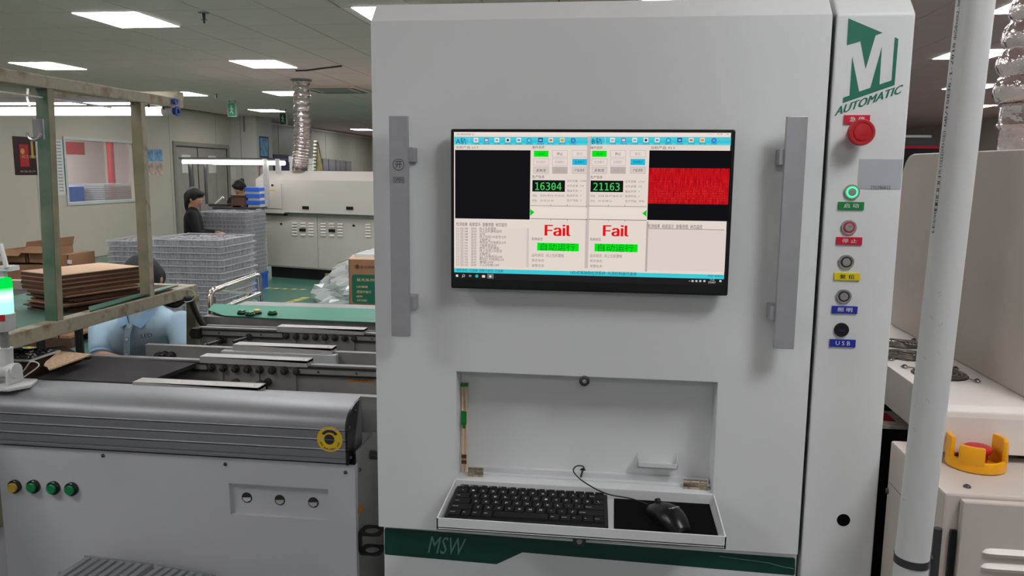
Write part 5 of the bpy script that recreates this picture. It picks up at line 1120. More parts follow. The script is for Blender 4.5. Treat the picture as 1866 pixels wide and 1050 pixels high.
YM = 3.62
def pm(x, y, d=0): return PY(x, y, YM+d)
pel = pm(262, 705, .12); pel.z = .56
J = dict(head=pm(262, 509, -.10), neck=pm(262, 560, -.01), chest=pm(259, 608, .0), pelvis=pel, sl=pm(331, 592, .0), sr=pm(189, 601, .0),
         el=pm(338, 652, -.12), er=pm(185, 652, -.12), wl=pm(300, 668, -.36), wr=pm(238, 664, -.36), fl=pm(285, 672, -.46), fr=pm(250, 668, -.46),
         hl=pel+V((.09, 0, 0)), hr=pel-V((.09, 0, 0)), kl=pel+V((.17, -.42, .0)), kr=pel+V((-.17, -.42, .0)), al=pel+V((.17, -.36, -.47)), ar=pel+V((-.17, -.36, -.47)), tl=pel+V((.18, -.52, -.50)), tr=pel+V((-.18, -.52, -.50)))
man, shirt, (ax, nf, nu) = person('person in a pale blue polo shirt bending over the conveyor behind the rack', J, (.15, -.72, -.62), (0, -.6, .8), 'shirt', 'trousers', .010, sleeve=.68)
# collar, placket, buttons, sleeve hems, embroidery
front = V((0, -1, 0))
m = MB(); n0 = J['neck']
for s in (-1, 1):
    m.prism([n0+V((s*.075, -.03, .012)), n0+V((s*.045, -.078, -.02)), n0+V((s*.008, -.115, -.062)), n0+V((s*.055, -.115, -.085)), n0+V((s*.10, -.06, -.025))], (0, -.006, .002))
m.tube([n0+V((.072*math.cos(a), .05*math.sin(a)+.0, .012)) for a in [math.radians(q) for q in range(-20, 201, 20)]], .012, 8)
obj('collar', m, 'collar', shirt, bevel=.001)
pc = [n0+V((.0, -.118, -.06)), n0+V((-.004, -.142, -.12)), n0+V((-.006, -.148, -.20)), n0+V((-.006, -.145, -.27))]
m = MB()
for i in range(3):
    a, b = pc[i], pc[i+1]; m.prism([a+V((-.014, 0, 0)), a+V((.014, 0, 0)), b+V((.014, 0, 0)), b+V((-.014, 0, 0))], (0, -.006, 0))
obj('placket', m, 'shirt', shirt)
for i, f in enumerate((.25, 1.15, 2.1)):
    a = pc[int(f)].lerp(pc[min(3, int(f)+1)], f % 1); m = MB(); m.cyl(a+V((0, -.006, 0)), a+V((0, -.009, 0)), .006, 12); obj('button', m, 'whitetxt', shirt)
for s in 'lr':
    e0 = J['s'+s].lerp(J['e'+s], .96); d = (J['e'+s]-J['s'+s]).normalized()
    a = d.orthogonal().normalized(); b = d.cross(a)
    m = MB(); m.tube([e0+(a*math.cos(2*PI*i/20)+b*math.sin(2*PI*i/20))*.058 for i in range(20)], .007, 6, closed=True); obj('sleeve_hem', m, 'collar', shirt)
a = n0+V((.065, -.138, -.125)); lettering('embroidery', 'LED', 'ink', a, (.05, .012, .006), (0, 0, .018), shirt, bold=0)
def stool(x, y, h, label):
    t = thing('stool', label, 'stool', (x, y, 0)); m = MB(); m.cyl((x, y, h-.04), (x, y, h), .17, 20); obj('seat', m, 'navy', t, bevel=.006)
    for sx in (-1, 1):
        for sy in (-1, 1): m = MB(); m.cyl((x+sx*.15, y+sy*.15, 0), (x+sx*.1, y+sy*.1, h-.04), .011, 8); obj('leg', m, 'steel', t)
stool(pel.x, pel.y, pel.z-.14, 'low round stool under the person in the blue shirt')
# woman in black, profile to the right
YW = 9.3
def pw(x, y, d=0): return PY(x, y, YW+d)
pel = pw(353, 425); pel.z = max(.62, pel.z-.35); pel = V((pw(352, 440).x, YW+.05, .72))
J = dict(head=pw(356, 361), neck=pw(352, 381), chest=pw(352, 402), pelvis=pel, sl=pw(354, 392, .17), sr=pw(350, 392, -.17),
         el=pw(366, 422, .2), er=pw(362, 428, -.2), wl=pw(392, 424, .12), wr=pw(388, 428, -.1), fl=pw(402, 424, .1), fr=pw(398, 428, -.08),
         hl=pel+V((0, .09, 0)), hr=pel+V((0, -.09, 0)), kl=pel+V((.42, .12, 0)), kr=pel+V((.42, -.12, 0)), al=pel+V((.36, .12, -.46)), ar=pel+V((.36, -.12, -.46)), tl=pel+V((.5, .12, -.48)), tr=pel+V((.5, -.12, -.48)))
person('woman in black with a long ponytail sitting at the workbench', J, (.93, -.15, -.32), (.2, 0, 1), 'blackcloth', 'pants2', .014, sleeve=1, hair='ponytail', female=True)
stool(pel.x, pel.y, pel.z-.115, 'tall round stool under the woman in black')
YV = 11.6
def pv(x, y, d=0): return PY(x, y, YV+d)
pel = V((pv(440, 380).x, YV+.1, .68))
J = dict(head=pv(436, 342, -.05), neck=pv(440, 357), chest=pv(440, 376), pelvis=pel, sl=pv(456, 364, .1), sr=pv(422, 366, .05),
         el=pv(462, 392, -.1), er=pv(416, 392, -.1), wl=pv(445, 388, -.4), wr=pv(425, 388, -.4), fl=pv(440, 388, -.5), fr=pv(427, 388, -.5),
         hl=pel+V((.09, 0, 0)), hr=pel-V((.09, 0, 0)), kl=pel+V((.12, -.4, 0)), kr=pel+V((-.12, -.4, 0)), al=pel+V((.12, -.36, -.42)), ar=pel+V((-.12, -.36, -.42)), tl=pel+V((.12, -.5, -.44)), tr=pel+V((-.12, -.5, -.44)))
person('dark haired person bowed over the bench behind the blue bins', J, (-.3, -.75, -.6), (0, -.5, .85), 'blackcloth', 'pants2', .014, sleeve=1, hair='bun', female=True)
stool(pel.x, pel.y, pel.z-.115, 'round stool behind the blue bins')
# ------------------------------------------------------------ stacked clear trays
def tray_proto(W_, D_, H_, nx, ny, label, group):
    me_r = MB(); t_ = .02; h = H_
    for (a, b, c, d) in ((-W_/2, W_/2, -D_/2, -D_/2+t_), (-W_/2, W_/2, D_/2-t_, D_/2), (-W_/2, -W_/2+t_, -D_/2+t_, D_/2-t_), (W_/2-t_, W_/2, -D_/2+t_, D_/2-t_)):
        me_r.box((a, c, h*.74), (b, d, h*.90), 0)
    def flute(p0, p1, n, out):
        p0, p1, out = V(p0), V(p1), V(out); m = n*4; vs = []
        for i in range(m+1):
            o = out*(.009 if (i//2) % 2 else 0); q = p0.lerp(p1, i/m)
            vs += [q+o*.8+V((0, 0, 0)), q+o+V((0, 0, h*.9))]
        me_r.add(vs, [(2*i, 2*i+2, 2*i+3, 2*i+1) for i in range(m)], 1)
    i_ = .016
    flute((-W_/2+i_, -D_/2+i_, 0), (W_/2-i_, -D_/2+i_, 0), nx, (0, -1, 0)); flute((-W_/2+i_, D_/2-i_, 0), (W_/2-i_, D_/2-i_, 0), nx, (0, 1, 0))
    flute((W_/2-i_, -D_/2+i_, 0), (W_/2-i_, D_/2-i_, 0), ny, (1, 0, 0)); flute((-W_/2+i_, -D_/2+i_, 0), (-W_/2+i_, D_/2-i_, 0), ny, (-1, 0, 0))
    for i in range(5):
        for j in range(4):
            xa, ya = -W_/2+.03+(W_-.06)*i/5, -D_/2+.03+(D_-.06)*j/4
            me_r.box((xa+.004, ya+.004, .002), (xa+(W_-.06)/5-.004, ya+(D_-.06)/4-.004, h*(.62 if (i+j) % 2 else .7)), 2)
    me = me_r.mesh('plastic_tray')
    for k in ('trayrim', 'traywall', 'traycore'): me.materials.append(M[k])
    return me
def stack(me, x, y, z0, n, pitch, ang, label, group, base=None):
    random.seed(int(abs(x)*100))
    for k in range(n):
        o = bpy.data.objects.new('plastic_tray', me); COL.objects.link(o)
        o.location = (x+random.uniform(-.008, .008), y+random.uniform(-.008, .008), z0+k*pitch); o.rotation_euler = (0, 0, math.radians(ang+random.uniform(-.7, .7)))
        tag(o, label if k < n-1 else label.replace('clear plastic tray in', 'topmost clear plastic tray of'), 'tray', group if k < n-1 else None)
    T = Matrix.Translation((x, y, 0)) @ Matrix.Rotation(math.radians(ang), 4, 'Z'); b = me.vertices; W_ = max(v.co.x for v in b); D_ = max(v.co.y for v in b)
    t = thing('pallet', 'blue pallet under '+base, 'pallet', (x, y, 0))
    for s in (-.8, 0, .8): m = MB(); m.box((s*W_-.05, -D_, 0), (s*W_+.05, D_, z0-.03), T=T); obj('runner', m, 'bluecrate', t)
    m = MB(); m.box((-W_, -D_, z0-.03), (W_, D_, z0-.001), T=T); obj('deck', m, 'bluecrate', t)
# big stack behind the seated man
c = PY(402, 437, 5.75); pitch = .0515; angA = 0
me = tray_proto(.60, .60, .055, 12, 10, '', '')
cenA = V((c.x-.30, c.y+.30, 0))
nA = int((c.z-.16)/pitch)
stack(me, cenA.x, cenA.y, c.z-nA*pitch-.0, nA, pitch, angA, 'clear plastic tray in the large stack behind the chrome rail', 'trays in the large stack', 'the large stack of trays')
c = PY(446, 387, 9.65); angB = 0; cen = V((c.x-.32, c.y+.32, 0)); pB = .052
me2 = tray_proto(.64, .64, .055, 12, 10, '', ''); nB = int((c.z-.18)/pB)
stack(me2, cen.x, cen.y, c.z-nB*pB, nB, pB, angB, 'clear plastic tray in the tall stack beside the cream oven', 'trays in the tall stack', 'the tall stack beside the oven')
c = PY(232, 438, 7.3); angC = 8; cen = V((c.x, c.y+.33, 0)); nC = int((c.z-.16)/.052)
stack(me2, cen.x+.06, cen.y, c.z-nC*.052, nC, .052, angC, 'clear plastic tray in the left stack behind the rack posts', 'trays in the left stack', 'the left stack of trays')
# ------------------------------------------------------------ workbench with tube lamps
YBN = 10.33
a, b = PY(372, 377, YBN), PY(489, 377, YBN)
wb = thing('workbench', 'grey workbench with a lamp frame in front of the double door', 'workbench', ((a.x+b.x)/2, YBN+.3, 0))
b.x = PY(488, 381, YBN+.62).x
m = MB(); m.box((a.x+.12, YBN, a.z-.03), (b.x, YBN+.62, a.z)); obj('worktop', m, 'darksteel', wb)
for x in (a.x+.15, b.x-.03):
    for y in (YBN+.05, YBN+.55): obj('leg', bx((x-.02, y-.02, 0), (x+.02, y+.02, a.z-.03)), 'alu_w', wb)
zr = PY(400, 289, YBN+.3).z
m = MB(); p0, p1 = PY(327, 288, YBN+.3), PY(524, 290, YBN+.3); m.box((p0.x, YBN+.28, zr-.012), (p1.x, YBN+.32, zr+.012)); obj('lamp_beam', m, 'darksteel', wb)
for x in (484, 507): p = PY(x, 300, YBN+.3); obj('lamp_post', bx((p.x-.03, YBN+.27, a.z if x == 484 else PY(507, 316, YBN+.3).z), (p.x+.03, YBN+.33, zr)), 'alu_w', wb)
for (x0, x1, yp, dy, lb) in ((333, 476, 295, .25, 'left fluorescent tube over the workbench'), (388, 519, 296.5, .33, 'right fluorescent tube over the workbench')):
    p0, p1 = PY(x0, yp, YBN+dy), PY(x1, yp, YBN+dy); t = thing('tube_lamp', lb, 'lamp', ((p0.x+p1.x)/2, YBN+dy, p0.z-.03))
    m = MB(); m.cyl((p0.x, YBN+dy, p0.z), (p1.x, YBN+dy, p0.z), .026, 12); obj('lit_tube', m, 'tube_em', t)
    m = MB(); m.box((p0.x, YBN+dy-.012, p0.z+.026), (p1.x, YBN+dy+.012, zr-.012)); obj('tube_holder', m, 'offwhite', t)
zw = a.z
for k in range(3):
    p0, p1 = PY(449, 0, YBN+.15).x, PY(482, 0, YBN+.15).x; z0 = zw+.001+k*.0905
    p0, p1 = PY(449, 350, YBN+.15).x, PY(475, 350, YBN+.15).x
    t = thing('parts_bin', ('lowest', 'middle', 'topmost')[k]+' of the three stacked blue and white parts bins', 'bin', ((p0+p1)/2, YBN+.2, z0), 'blue bins on the workbench')
    m = MB(); m.box((p0, YBN+.1, z0+.036), (p1, YBN+.4, z0+.089)); obj('bin_body', m, 'bluecrate', t, bevel=.004)
    m = MB(); m.box((p0+.03, YBN+.12, z0), (p1-.0, YBN+.38, z0+.036)); obj('bin_contents', m, 'offwhite', t)
p0, p1 = PY(424, 360, YBN+.1).x, PY(448, 360, YBN+.1).x
m = MB(); m.box((p0, YBN+.05, zw+.02), (p1, YBN+.3, zw+.15)); m.box((p0-.01, YBN+.04, zw+.15), (p1+.01, YBN+.31, zw+.165)); m.box((p0, YBN+.05, zw), (p0+.02, YBN+.3, zw+.02)); m.box((p1-.02, YBN+.05, zw), (p1, YBN+.3, zw+.02)); o = obj('wooden_box', m, 'card_dark'); tag(o, 'dark brown box on the workbench left of the blue bins', 'box')
p = PY(400, 372, YBN+.2)
t = thing('hand_tool', 'pale handled tool resting in a dark tray on the workbench', 'tool', (p.x, p.y, zw)); m = MB(); m.box((p.x-.12, p.y-.08, zw), (p.x+.16, p.y+.08, zw+.035)); obj('tool_tray', m, 'pan', t); m = MB(); m.cyl((p.x-.06, p.y, zw+.03), (p.x+.06, p.y, zw+.13), .018, 10); obj('handle', m, 'offwhite', t)
for (x, y0_, y1_, lb) in ((347, 300, 340, 'dark grey hanging extraction arm left of the workbench'), (374, 305, 372, 'dark thin pole at the workbench left end')):
    q0, q1 = PY(x, y0_, YBN+.35), PY(x+3, y1_, YBN+.35); t = thing('hanging_pole', lb, 'pole', (q1.x, q1.y, q1.z)); m = MB(); m.tube([V((q0.x, q0.y, zr-.012)), q0, q1], .035 if x == 347 else .022, 10); obj('pole', m, 'darksteel', t)
    if x == 347: m = MB(); m.cyl(q1, q1+V((0, 0, -.07)), .05, 12, r1=.03); obj('nozzle', m, 'plate', t)
# ------------------------------------------------------------ cream oven
pl, pr_ = PZ(483, 505, .0), PZ(573, 512.5, 0.0)
dv = (pr_-pl); dv.normalize(); angO = -15.5; LO = 4.2
TO = Matrix.Translation(V((pl.x, pl.y, 0))) @ Matrix.Rotation(math.radians(angO), 4, 'Z')
ov = thing('reflow_oven', 'long cream production oven with black handles and louvres at the back', 'machine', TO @ V((LO/2, .6, 0)))
def ob(lo, hi, name, mt, parent=ov, bevel=0): m = MB(); m.box(lo, hi, T=TO); return obj(name, m, mt, parent, bevel=bevel)
def oz(x, y, X): # height on the oven front at image height y near local X
    p = TO @ V((X, 0, 0)); best = PY(x, y, p.y); return best.z
z0 = .17; zs1 = oz(527, 388, 1.0); zt1 = oz(500, 327, .3)
ob((.06, .08, 0), (LO, 1.2, z0), 'plinth', 'oven_dark')
def lx(x, y):   # local X on the front plane for a pixel
    d = ray(x, y); n = TO.to_3x3() @ V((0, 1, 0)); o = TO.translation; s = (o-CAM).dot(n)/d.dot(n); q = TO.inverted() @ (CAM+d*s); return q
q1 = lx(573, 440); xd = [0.02, q1.x+.03, q1.x*2+.25, LO-.02]; xd = [.02, lx(580, 440).x, lx(760, 440).x, LO]
for i in range(3): 
    dd = ob((xd[i]+.006, -.015, z0+.02), (xd[i+1]-.006, 0, zs1-.05), 'lower_door', 'oven', bevel=.004)
ob((0.01, 0, z0), (LO, 1.22, zs1-.03), 'lower_body', 'oven')
xh = lx(525, 360).x; z_h0, z_h1 = lx(540, 387).z, lx(540, 328).z
m = MB(); m.prism([TO @ V((xh, -.10, z_h0)), TO @ V((xh, -.10, z_h1)), TO @ V((xh, .10, z_h1+.13)), TO @ V((xh, 1.22, z_h1+.13)), TO @ V((xh, 1.22, z_h0))], TO.to_3x3() @ V((LO-xh, 0, 0))); hood = obj('hood', m, 'oven', ov)
m = MB(); m.prism([TO @ V((-.03, -.10, z_h0-.02)), TO @ V((-.03, -.10, z_h1)), TO @ V((-.03, .14, z_h1+.13)), TO @ V((-.03, 1.22, z_h1+.13)), TO @ V((-.03, 1.22, z_h0-.02))], TO.to_3x3() @ V((xh+.028, 0, 0))); endc = obj('end_cover', m, 'oven', ov, bevel=.006)
ob((.02, -.112, z_h0+.05), (xh-.03, -.10, z_h1-.05), 'end_door', 'oven', endc, bevel=.004)
p = lx(506, 337.5); m = MB(); m.cyl(TO @ V((p.x, -.128, p.z)), TO @ V((p.x, -.112, p.z)), .016, 12); obj('lock', m, 'black', endc)
p = lx(506, 347); ob((p.x-.05, -.114, p.z-.01), (p.x+.05, -.112, p.z+.01), 'name_strip', 'gold', endc)
ob((xh+.01, -.04, zs1-.05), (LO, .02, z_h0), 'hood_gap', 'plate'); ob((.1, -.09, z_h0-.05), (xh-.02, .02, z_h0-.02), 'hood_gap', 'oven_dark')
def handle_o(x, y, parent, yy=-.018, w_=.055, h_=.022):
    p = lx(x, y); m = MB(); m.box((p.x-w_, yy-.012, p.z-h_), (p.x+w_, yy, p.z+h_), T=TO); return obj('handle', m, 'black', parent, bevel=.003)
handle_o(565, 378, hood, -.10); handle_o(645, 379, hood, -.10); handle_o(553, 419, ov); handle_o(606.5, 420.5, ov)
for (x, y) in ((514, 408), (646, 411)):
    p = lx(x, y); m = MB(); m.cyl(TO @ V((p.x, -.03, p.z)), TO @ V((p.x, -.015, p.z)), .016, 12); obj('lock', m, 'black', ov)
for cx_, rows in ((538.5, 5), (554, 3), (568.5, 5), (590.5, 5), (606, 3), (621.5, 5), (672, 5)):
    for r_ in range(5):
        if rows == 3 and r_ in (2, 3): continue
        p = lx(cx_, 406.5+5.3*r_+(cx_-540)*.022); m = MB(); m.prism([TO @ V((p.x-.042, -.015, p.z-.010)), TO @ V((p.x-.042, -.034, p.z-.006)), TO @ V((p.x-.042, -.015, p.z+.012))], TO.to_3x3() @ V((.084, 0, 0))); obj('louvre', m, 'rmach_top', ov)
ob((1.05, .06, .03), (1.45, .075, .11), 'plinth_label', 'gold')
ob((LO*.55, .5, z_h1+.131), (LO*.58, .52, z_h1+.14), 'seam', 'oven')
# foil duct rising from the oven
c0 = PY(546, 312, 11.25); c1 = PY(548, 285, 11.25); c2 = PY(551, 240, 11.25); c3 = V((PY(549, 150, 11.25).x, 11.25, CEIL-.004))
pts = bez([c0, c1.lerp(c0, .3)+V((0, 0, 0)), c2, c3], 26); rad = [.115+.012*math.sin(i*PI*.66) for i in range(len(pts))]
m = MB(); m.tube(pts, rad, 18); o = obj('foil_duct', m, 'foil'); tag(o, 'ribbed silver foil duct from the cream oven up to the ceiling', 'duct')
m = MB(); m.cyl(c3+V((0, 0, -.02)), c3+V((0, 0, -.003)), .15, 20); obj('duct_collar', m, 'plate', o)
for (x0, x1, yt, lb) in ((527, 532, 285, 'narrow white cabinet edge left of the foil duct'), (558, 571, 289, 'white cabinet top right of the foil duct')):
    p0, p1 = PY(x0, yt, 15.0), PY(x1, yt, 15.0); t = thing('white_cabinet', lb, 'cabinet', ((p0.x+p1.x)/2, 15.2, 0)); obj('body', bx((p0.x, 15.0, 0), (p1.x, 15.4, p0.z-.12)), 'offwhite', t); obj('lid', bx((p0.x-.01, 14.99, p0.z-.11), (p1.x+.01, 15.41, p0.z)), 'offwhite', t)
q0, q1, q2 = PY(572, 312, 14), PY(576, 258, 14), PY(588, 312, 14)
q0.z = q2.z = 0
m = MB(); m.prism([V((q0.x, 14, 0)), V((q0.x, 14, 1.5)), V((q1.x-.03, 14, q1.z)), V((q1.x+.02, 14, q1.z)), V((q2.x+.02, 14, 1.5)), V((q2.x+.02, 14, 0))], (0, .06, 0)); o = obj('leaning_panel', m, 'bronze'); tag(o, 'olive wedge shaped panel rising behind the oven', 'panel')
for k in range(10):
    z = 1.55+.062*k; x = q0.x+(q1.x-q0.x)*((z-1.5)/(q1.z-1.5)); 
    if z < q1.z: m = MB(); m.cyl((x, 13.98, z), (x, 13.98, z+.03), .035, 8); obj('pale_tab', m, 'paper', o)
# ------------------------------------------------------------ carton, bubble wrap, boxes on the left
YK = 5.0
a, b = PY(635, 473, YK), PY(686, 566, YK)
xL, xR, zt, zb = a.x, a.x+.46, a.z, .56
bt = thing('carton', 'brown carton with a green printed label beside the cabinet edge', 'carton', (xL+.23, YK+.2, zb))
m = MB(); m.box((xL, YK, zb), (xR, YK+.004, zt)); m.box((xL, YK+.40, zb), (xR, YK+.404, zt)); m.box((xL, YK, zb), (xL+.004, YK+.4, zt)); m.box((xR-.004, YK, zb), (xR, YK+.4, zt)); m.box((xL, YK, zb), (xR, YK+.4, zb+.004)); obj('box_body', m, 'card', bt)
m = MB(); m.prism([V((xL, YK, zt)), V((xR, YK, zt)), V((xR, YK+.16, zt+.015)), V((xL-.02, YK+.16, zt+.015))], (0, 0, .004)); obj('flap', m, 'card_top', bt)
m = MB(); m.prism([V((xL, YK+.01, zt)), V((xL, YK+.39, zt)), V((xL-.095, YK+.36, zt-.035)), V((xL-.095, YK+.04, zt-.035))], (0, 0, .004)); obj('flap', m, 'card', bt)
m = MB(); m.box((xL+.02, YK+.06, zt+.0), (xR-.01, YK+.36, zt+.03)); m.prism([V((xL+.05, YK+.12, zt+.03)), V((xR, YK+.12, zt+.03)), V((xR, YK+.2, zt+.09)), V((xL+.18, YK+.2, zt+.09))], (0, .04, 0)); obj('white_packing', m, 'offwhite', bt)
g0, g1 = PY(641, 500, YK), PY(686, 554, YK)
def rrect(x0, x1, z0, z1, r, y):
    out = []
    for (cx, cz_, a0) in ((x1-r, z0+r, -90), (x1-r, z1-r, 0), (x0+r, z1-r, 90), (x0+r, z0+r, 180)):
        out += [V((cx+r*math.cos(math.radians(a0+q)), y, cz_+r*math.sin(math.radians(a0+q)))) for q in (0, 22, 45, 68, 90)]
    return out
m = MB(); m.prism(rrect(g0.x, g0.x+.34, g1.z, g0.z, .02, YK-.002), (0, .0015, 0)); pr = obj('green_print', m, 'carton_g', bt)
for (s, yy, hh, ww) in (('星光系列', 507, 5.5, 34), ('LED智能', 520, 4.5, 22), ('透镜平板灯', 529, 5, 29), ('60W', 538, 4, 12), ('天花专用灯', 545, 4.5, 21)):
    p = PY(650, yy+hh, YK-.0025); lettering('print_text', s, 'cream_txt', p, (ww*YK/F, 0, 0), (0, 0, hh*YK/F), pr, bold=.01)
p = PY(651, 486, YK-.002); m = MB(); m.cyl(p, p+V((0, -.001, 0)), .014, 16); e = obj('carton_mark', m, 'card_dark', bt); lettering('print_text', '星光照明', 'card_dark', p+V((.02, -.0005, -.01)), (.1, 0, 0), (0, 0, .018), bt)
o = obj('lower_carton', bx((xL-.01, YK-.01, 0), (xR+.02, YK+.42, zb-.001)), 'card', bevel=.003); tag(o, 'plain brown carton hidden under the green printed carton', 'carton')
# crumpled bubble wrap heap
random.seed(5)
def heap(cx, cy, rx, ry, h, name, label):
    m = MB(); n, k = 40, 14; vs = []
    for j in range(k+1):
        for i in range(n):
            t = 2*PI*i/n; s = j/k; rr = (1-s**1.6)*(1+.10*math.sin(5*t+j)+random.uniform(-.06, .06)); 
            vs.append(V((cx+rx*rr*math.cos(t)+random.uniform(-.02, .02), cy+ry*rr*math.sin(t), max(.003, h*s+random.uniform(-.02, .02) if j else .003))))
    m.add(vs, [(j*n+i, j*n+(i+1) % n, (j+1)*n+(i+1) % n, (j+1)*n+i) for j in range(k) for i in range(n)]); o = obj(name, m, 'bubble'); return tag(o, label, 'bubble wrap')
p = PZ(640, 552, 0); heap(p.x+.05, p.y+.25, .62, .4, .62, 'bubble_wrap', 'crumpled clear bubble wrap heap on the floor before the oven')
p = PY(660, 450, 7.6); m = MB(); 
nn = 14; vs = []
for j in range(nn):
    for i in range(nn): vs.append(V((p.x-.28+.6*i/(nn-1), 7.6+random.uniform(-.03, .03), p.z-.2+.22*j/(nn-1)+random.uniform(-.006, .006))))
# left boxes by the wall
def carton(x, y, z, w_, d_, h_, ang, label, flaps=True, mt='card'):
    t = thing('cardboard_box', label, 'box', (x, y, z)); T = Matrix.Translation((x, y, z)) @ Matrix.Rotation(math.radians(ang), 4, 'Z')
    m = MB()
    for (a0, a1, b0, b1) in ((-w_/2, w_/2, -d_/2, -d_/2+.006), (-w_/2, w_/2, d_/2-.006, d_/2), (-w_/2, -w_/2+.006, -d_/2, d_/2), (w_/2-.006, w_/2, -d_/2, d_/2)): m.box((a0, b0, 0), (a1, b1, h_), T=T)
    m.box((-w_/2, -d_/2, 0), (w_/2, d_/2, .006), T=T); obj('box_body', m, mt, t)
    if flaps:
        m = MB(); m.prism([T @ V((-w_/2, -d_/2, h_)), T @ V((w_/2, -d_/2, h_)), T @ V((w_/2, -d_/2-.10, h_-.05)), T @ V((-w_/2, -d_/2-.10, h_-.05))], (0, 0, .005)); obj('flap', m, mt, t)
        m = MB(); m.prism([T @ V((w_/2, -d_/2, h_)), T @ V((w_/2, d_/2, h_)), T @ V((w_/2+.02, d_/2, h_+.08)), T @ V((w_/2+.02, -d_/2, h_+.08))], (.005, 0, 0)); obj('flap', m, mt, t)
    else:
        m = MB(); m.box((-w_/2, -d_/2, h_), (w_/2, d_/2, h_+.006), T=T); obj('lid', m, mt, t)
    return t, T
YX = 6.9
def bxp(x0, x1, yt, yb, Y, d_, label, flaps=True, mt='card', z0=None):
    a, b = PY(x0, yt, Y), PY(x1, yb, Y); z = b.z if z0 is None else z0
    return carton((a.x+b.x)/2, Y+d_/2, z, b.x-a.x, d_, a.z-z, 0, label, flaps, mt)
zlo = PY(60, 500, YX).z
bxp(-30, 108, 482, 640, YX, .5, 'long brown box forming the lower layer by the left wall', False, 'card', z0=.12)
zl = PY(40, 482, YX).z
bxp(2, 48, 455, 482, YX+.02, .35, 'open brown box with folded flaps at the far left on the lower layer', True, 'card', z0=zl+.008)
bxp(50, 90, 450, 482, YX+.04, .35, 'open brown box behind the first rack post on the lower layer', True, 'card', z0=zl+.008)
t, T = bxp(109, 133, 465, 600, YX+.1, .4, 'tall brown box with a white label right of the first rack post', False, 'card', z0=.12)
a = PY(122, 474, YX+.09); b = PY(130, 481, YX+.09); obj('white_label', bx((a.x, YX+.095, b.z), (b.x, YX+.0995, a.z)), 'paper', t)
t = thing('wooden_pallet', 'low wooden pallet under the brown boxes by the left wall', 'pallet', (PY(40, 600, YX).x, YX+.1, 0))
a, b = PY(-30, 600, YX-.45), PY(112, 600, YX-.45)
for y in (YX-.5, YX-.1, YX+.3): obj('bearer', bx((a.x, y, 0), (b.x+.12, y+.09, .09)), 'card_dark', t)
n = 9
for k in range(n): x = a.x+(b.x-a.x+.0)*k/(n-1); obj('deck_board', bx((x, YX-.5, .09), (x+.11, YX+.30, .112)), 'card', t)
bxp(-30, 96, 600, 628, YX-.42, .3, 'low brown box on the pallet edge seen under the rack shelf', False, 'card', z0=.115)
# white chair frame piece at far left
t = thing('plastic_stand', 'slanted white plastic stand at the left edge of the picture', 'stand', PY(8, 490, 5.6)); 
m = MB(); m.cyl(PY(1, 444, 5.6), PY(12, 488, 5.6), .018, 10); obj('slanted_bar', m, 'offwhite', t); m = MB(); m.box(tuple(PY(-6, 494, 5.6)+V((0, 0, 0))), tuple(PY(18, 486, 5.6)+V((0, .1, 0)))); obj('flat_bar', m, 'offwhite', t)
m = MB(); p = PY(4, 494, 5.65); m.box((p.x-.02, 5.64, 0), (p.x+.02, 5.68, p.z)); obj('leg', m, 'offwhite', t)
# plastic trays at the bottom left, in front of the conveyor
def ptray(cx, cy, cz_, w_, d_, ang, label, n=9):
    T = Matrix.Translation((cx, cy, cz_)) @ Matrix.Rotation(math.radians(ang), 4, 'Z'); t = thing('ribbed_tray', label, 'tray', (cx, cy, cz_), 'ribbed trays in front of the conveyor')
    m = MB(); m.box((-w_/2, -d_/2, 0), (w_/2, d_/2, .004), T=T)
    m.box((-w_/2, -d_/2, 0), (w_/2, -d_/2+.004, .022), T=T); m.box((-w_/2, d_/2-.004, 0), (w_/2, d_/2, .022), T=T); obj('tray_base', m, 'traydark', t)
    for k in range(n): x = -w_/2+w_*(k+.5)/n; m = MB(); m.box((x-w_/n*.3, -d_/2+.006, .004), (x+w_/n*.3, d_/2-.006, .020), T=T); obj('rib', m, 'traydark', t)
pz = PY(200, 1062, 1.66).z
for k in range(9): ptray(-1.22+.01*math.sin(k*2), 1.62, pz-.05-.024*k, .34, .22, -3+1.5*math.sin(k), 'clear ribbed tray of the stack below the front panel', 6)
ptray(-1.25, 1.70, pz-.026, .20, .16, -4, 'upper left clear ribbed tray lying on the stack below the panel', 8)
ptray(-1.06, 1.68, pz-.027, .17, .16, -9, 'upper right clear ribbed tray lying on the stack below the panel', 7)
o = obj('tray_crate', bx((-1.42, 1.5, .0), (-1.02, 1.74, pz-.05-.024*8-.002)), 'offwhite', bevel=.01); tag(o, 'pale crate under the ribbed trays in front of the conveyor', 'crate')
# ------------------------------------------------------------ right side
PYp = 1.10
a, b = PY(1778, 0, PYp), PY(1715, 550, PYp)
top = a+(a-b)*2.0; top = a+(a-b)*((CEIL-a.z)/(a.z-b.z)); bot = a+(b-a)*((a.z)/(a.z-b.z)); bot.z = 0.0; top.z = CEIL-.01
pipe = thing('white_pipe', 'white plastic pipe with printed lettering rising right of the button column', 'pipe', bot)
m = MB(); m.cyl(bot, top, .0220, 40); pipeo = obj('pipe', m, 'pvc', pipe)
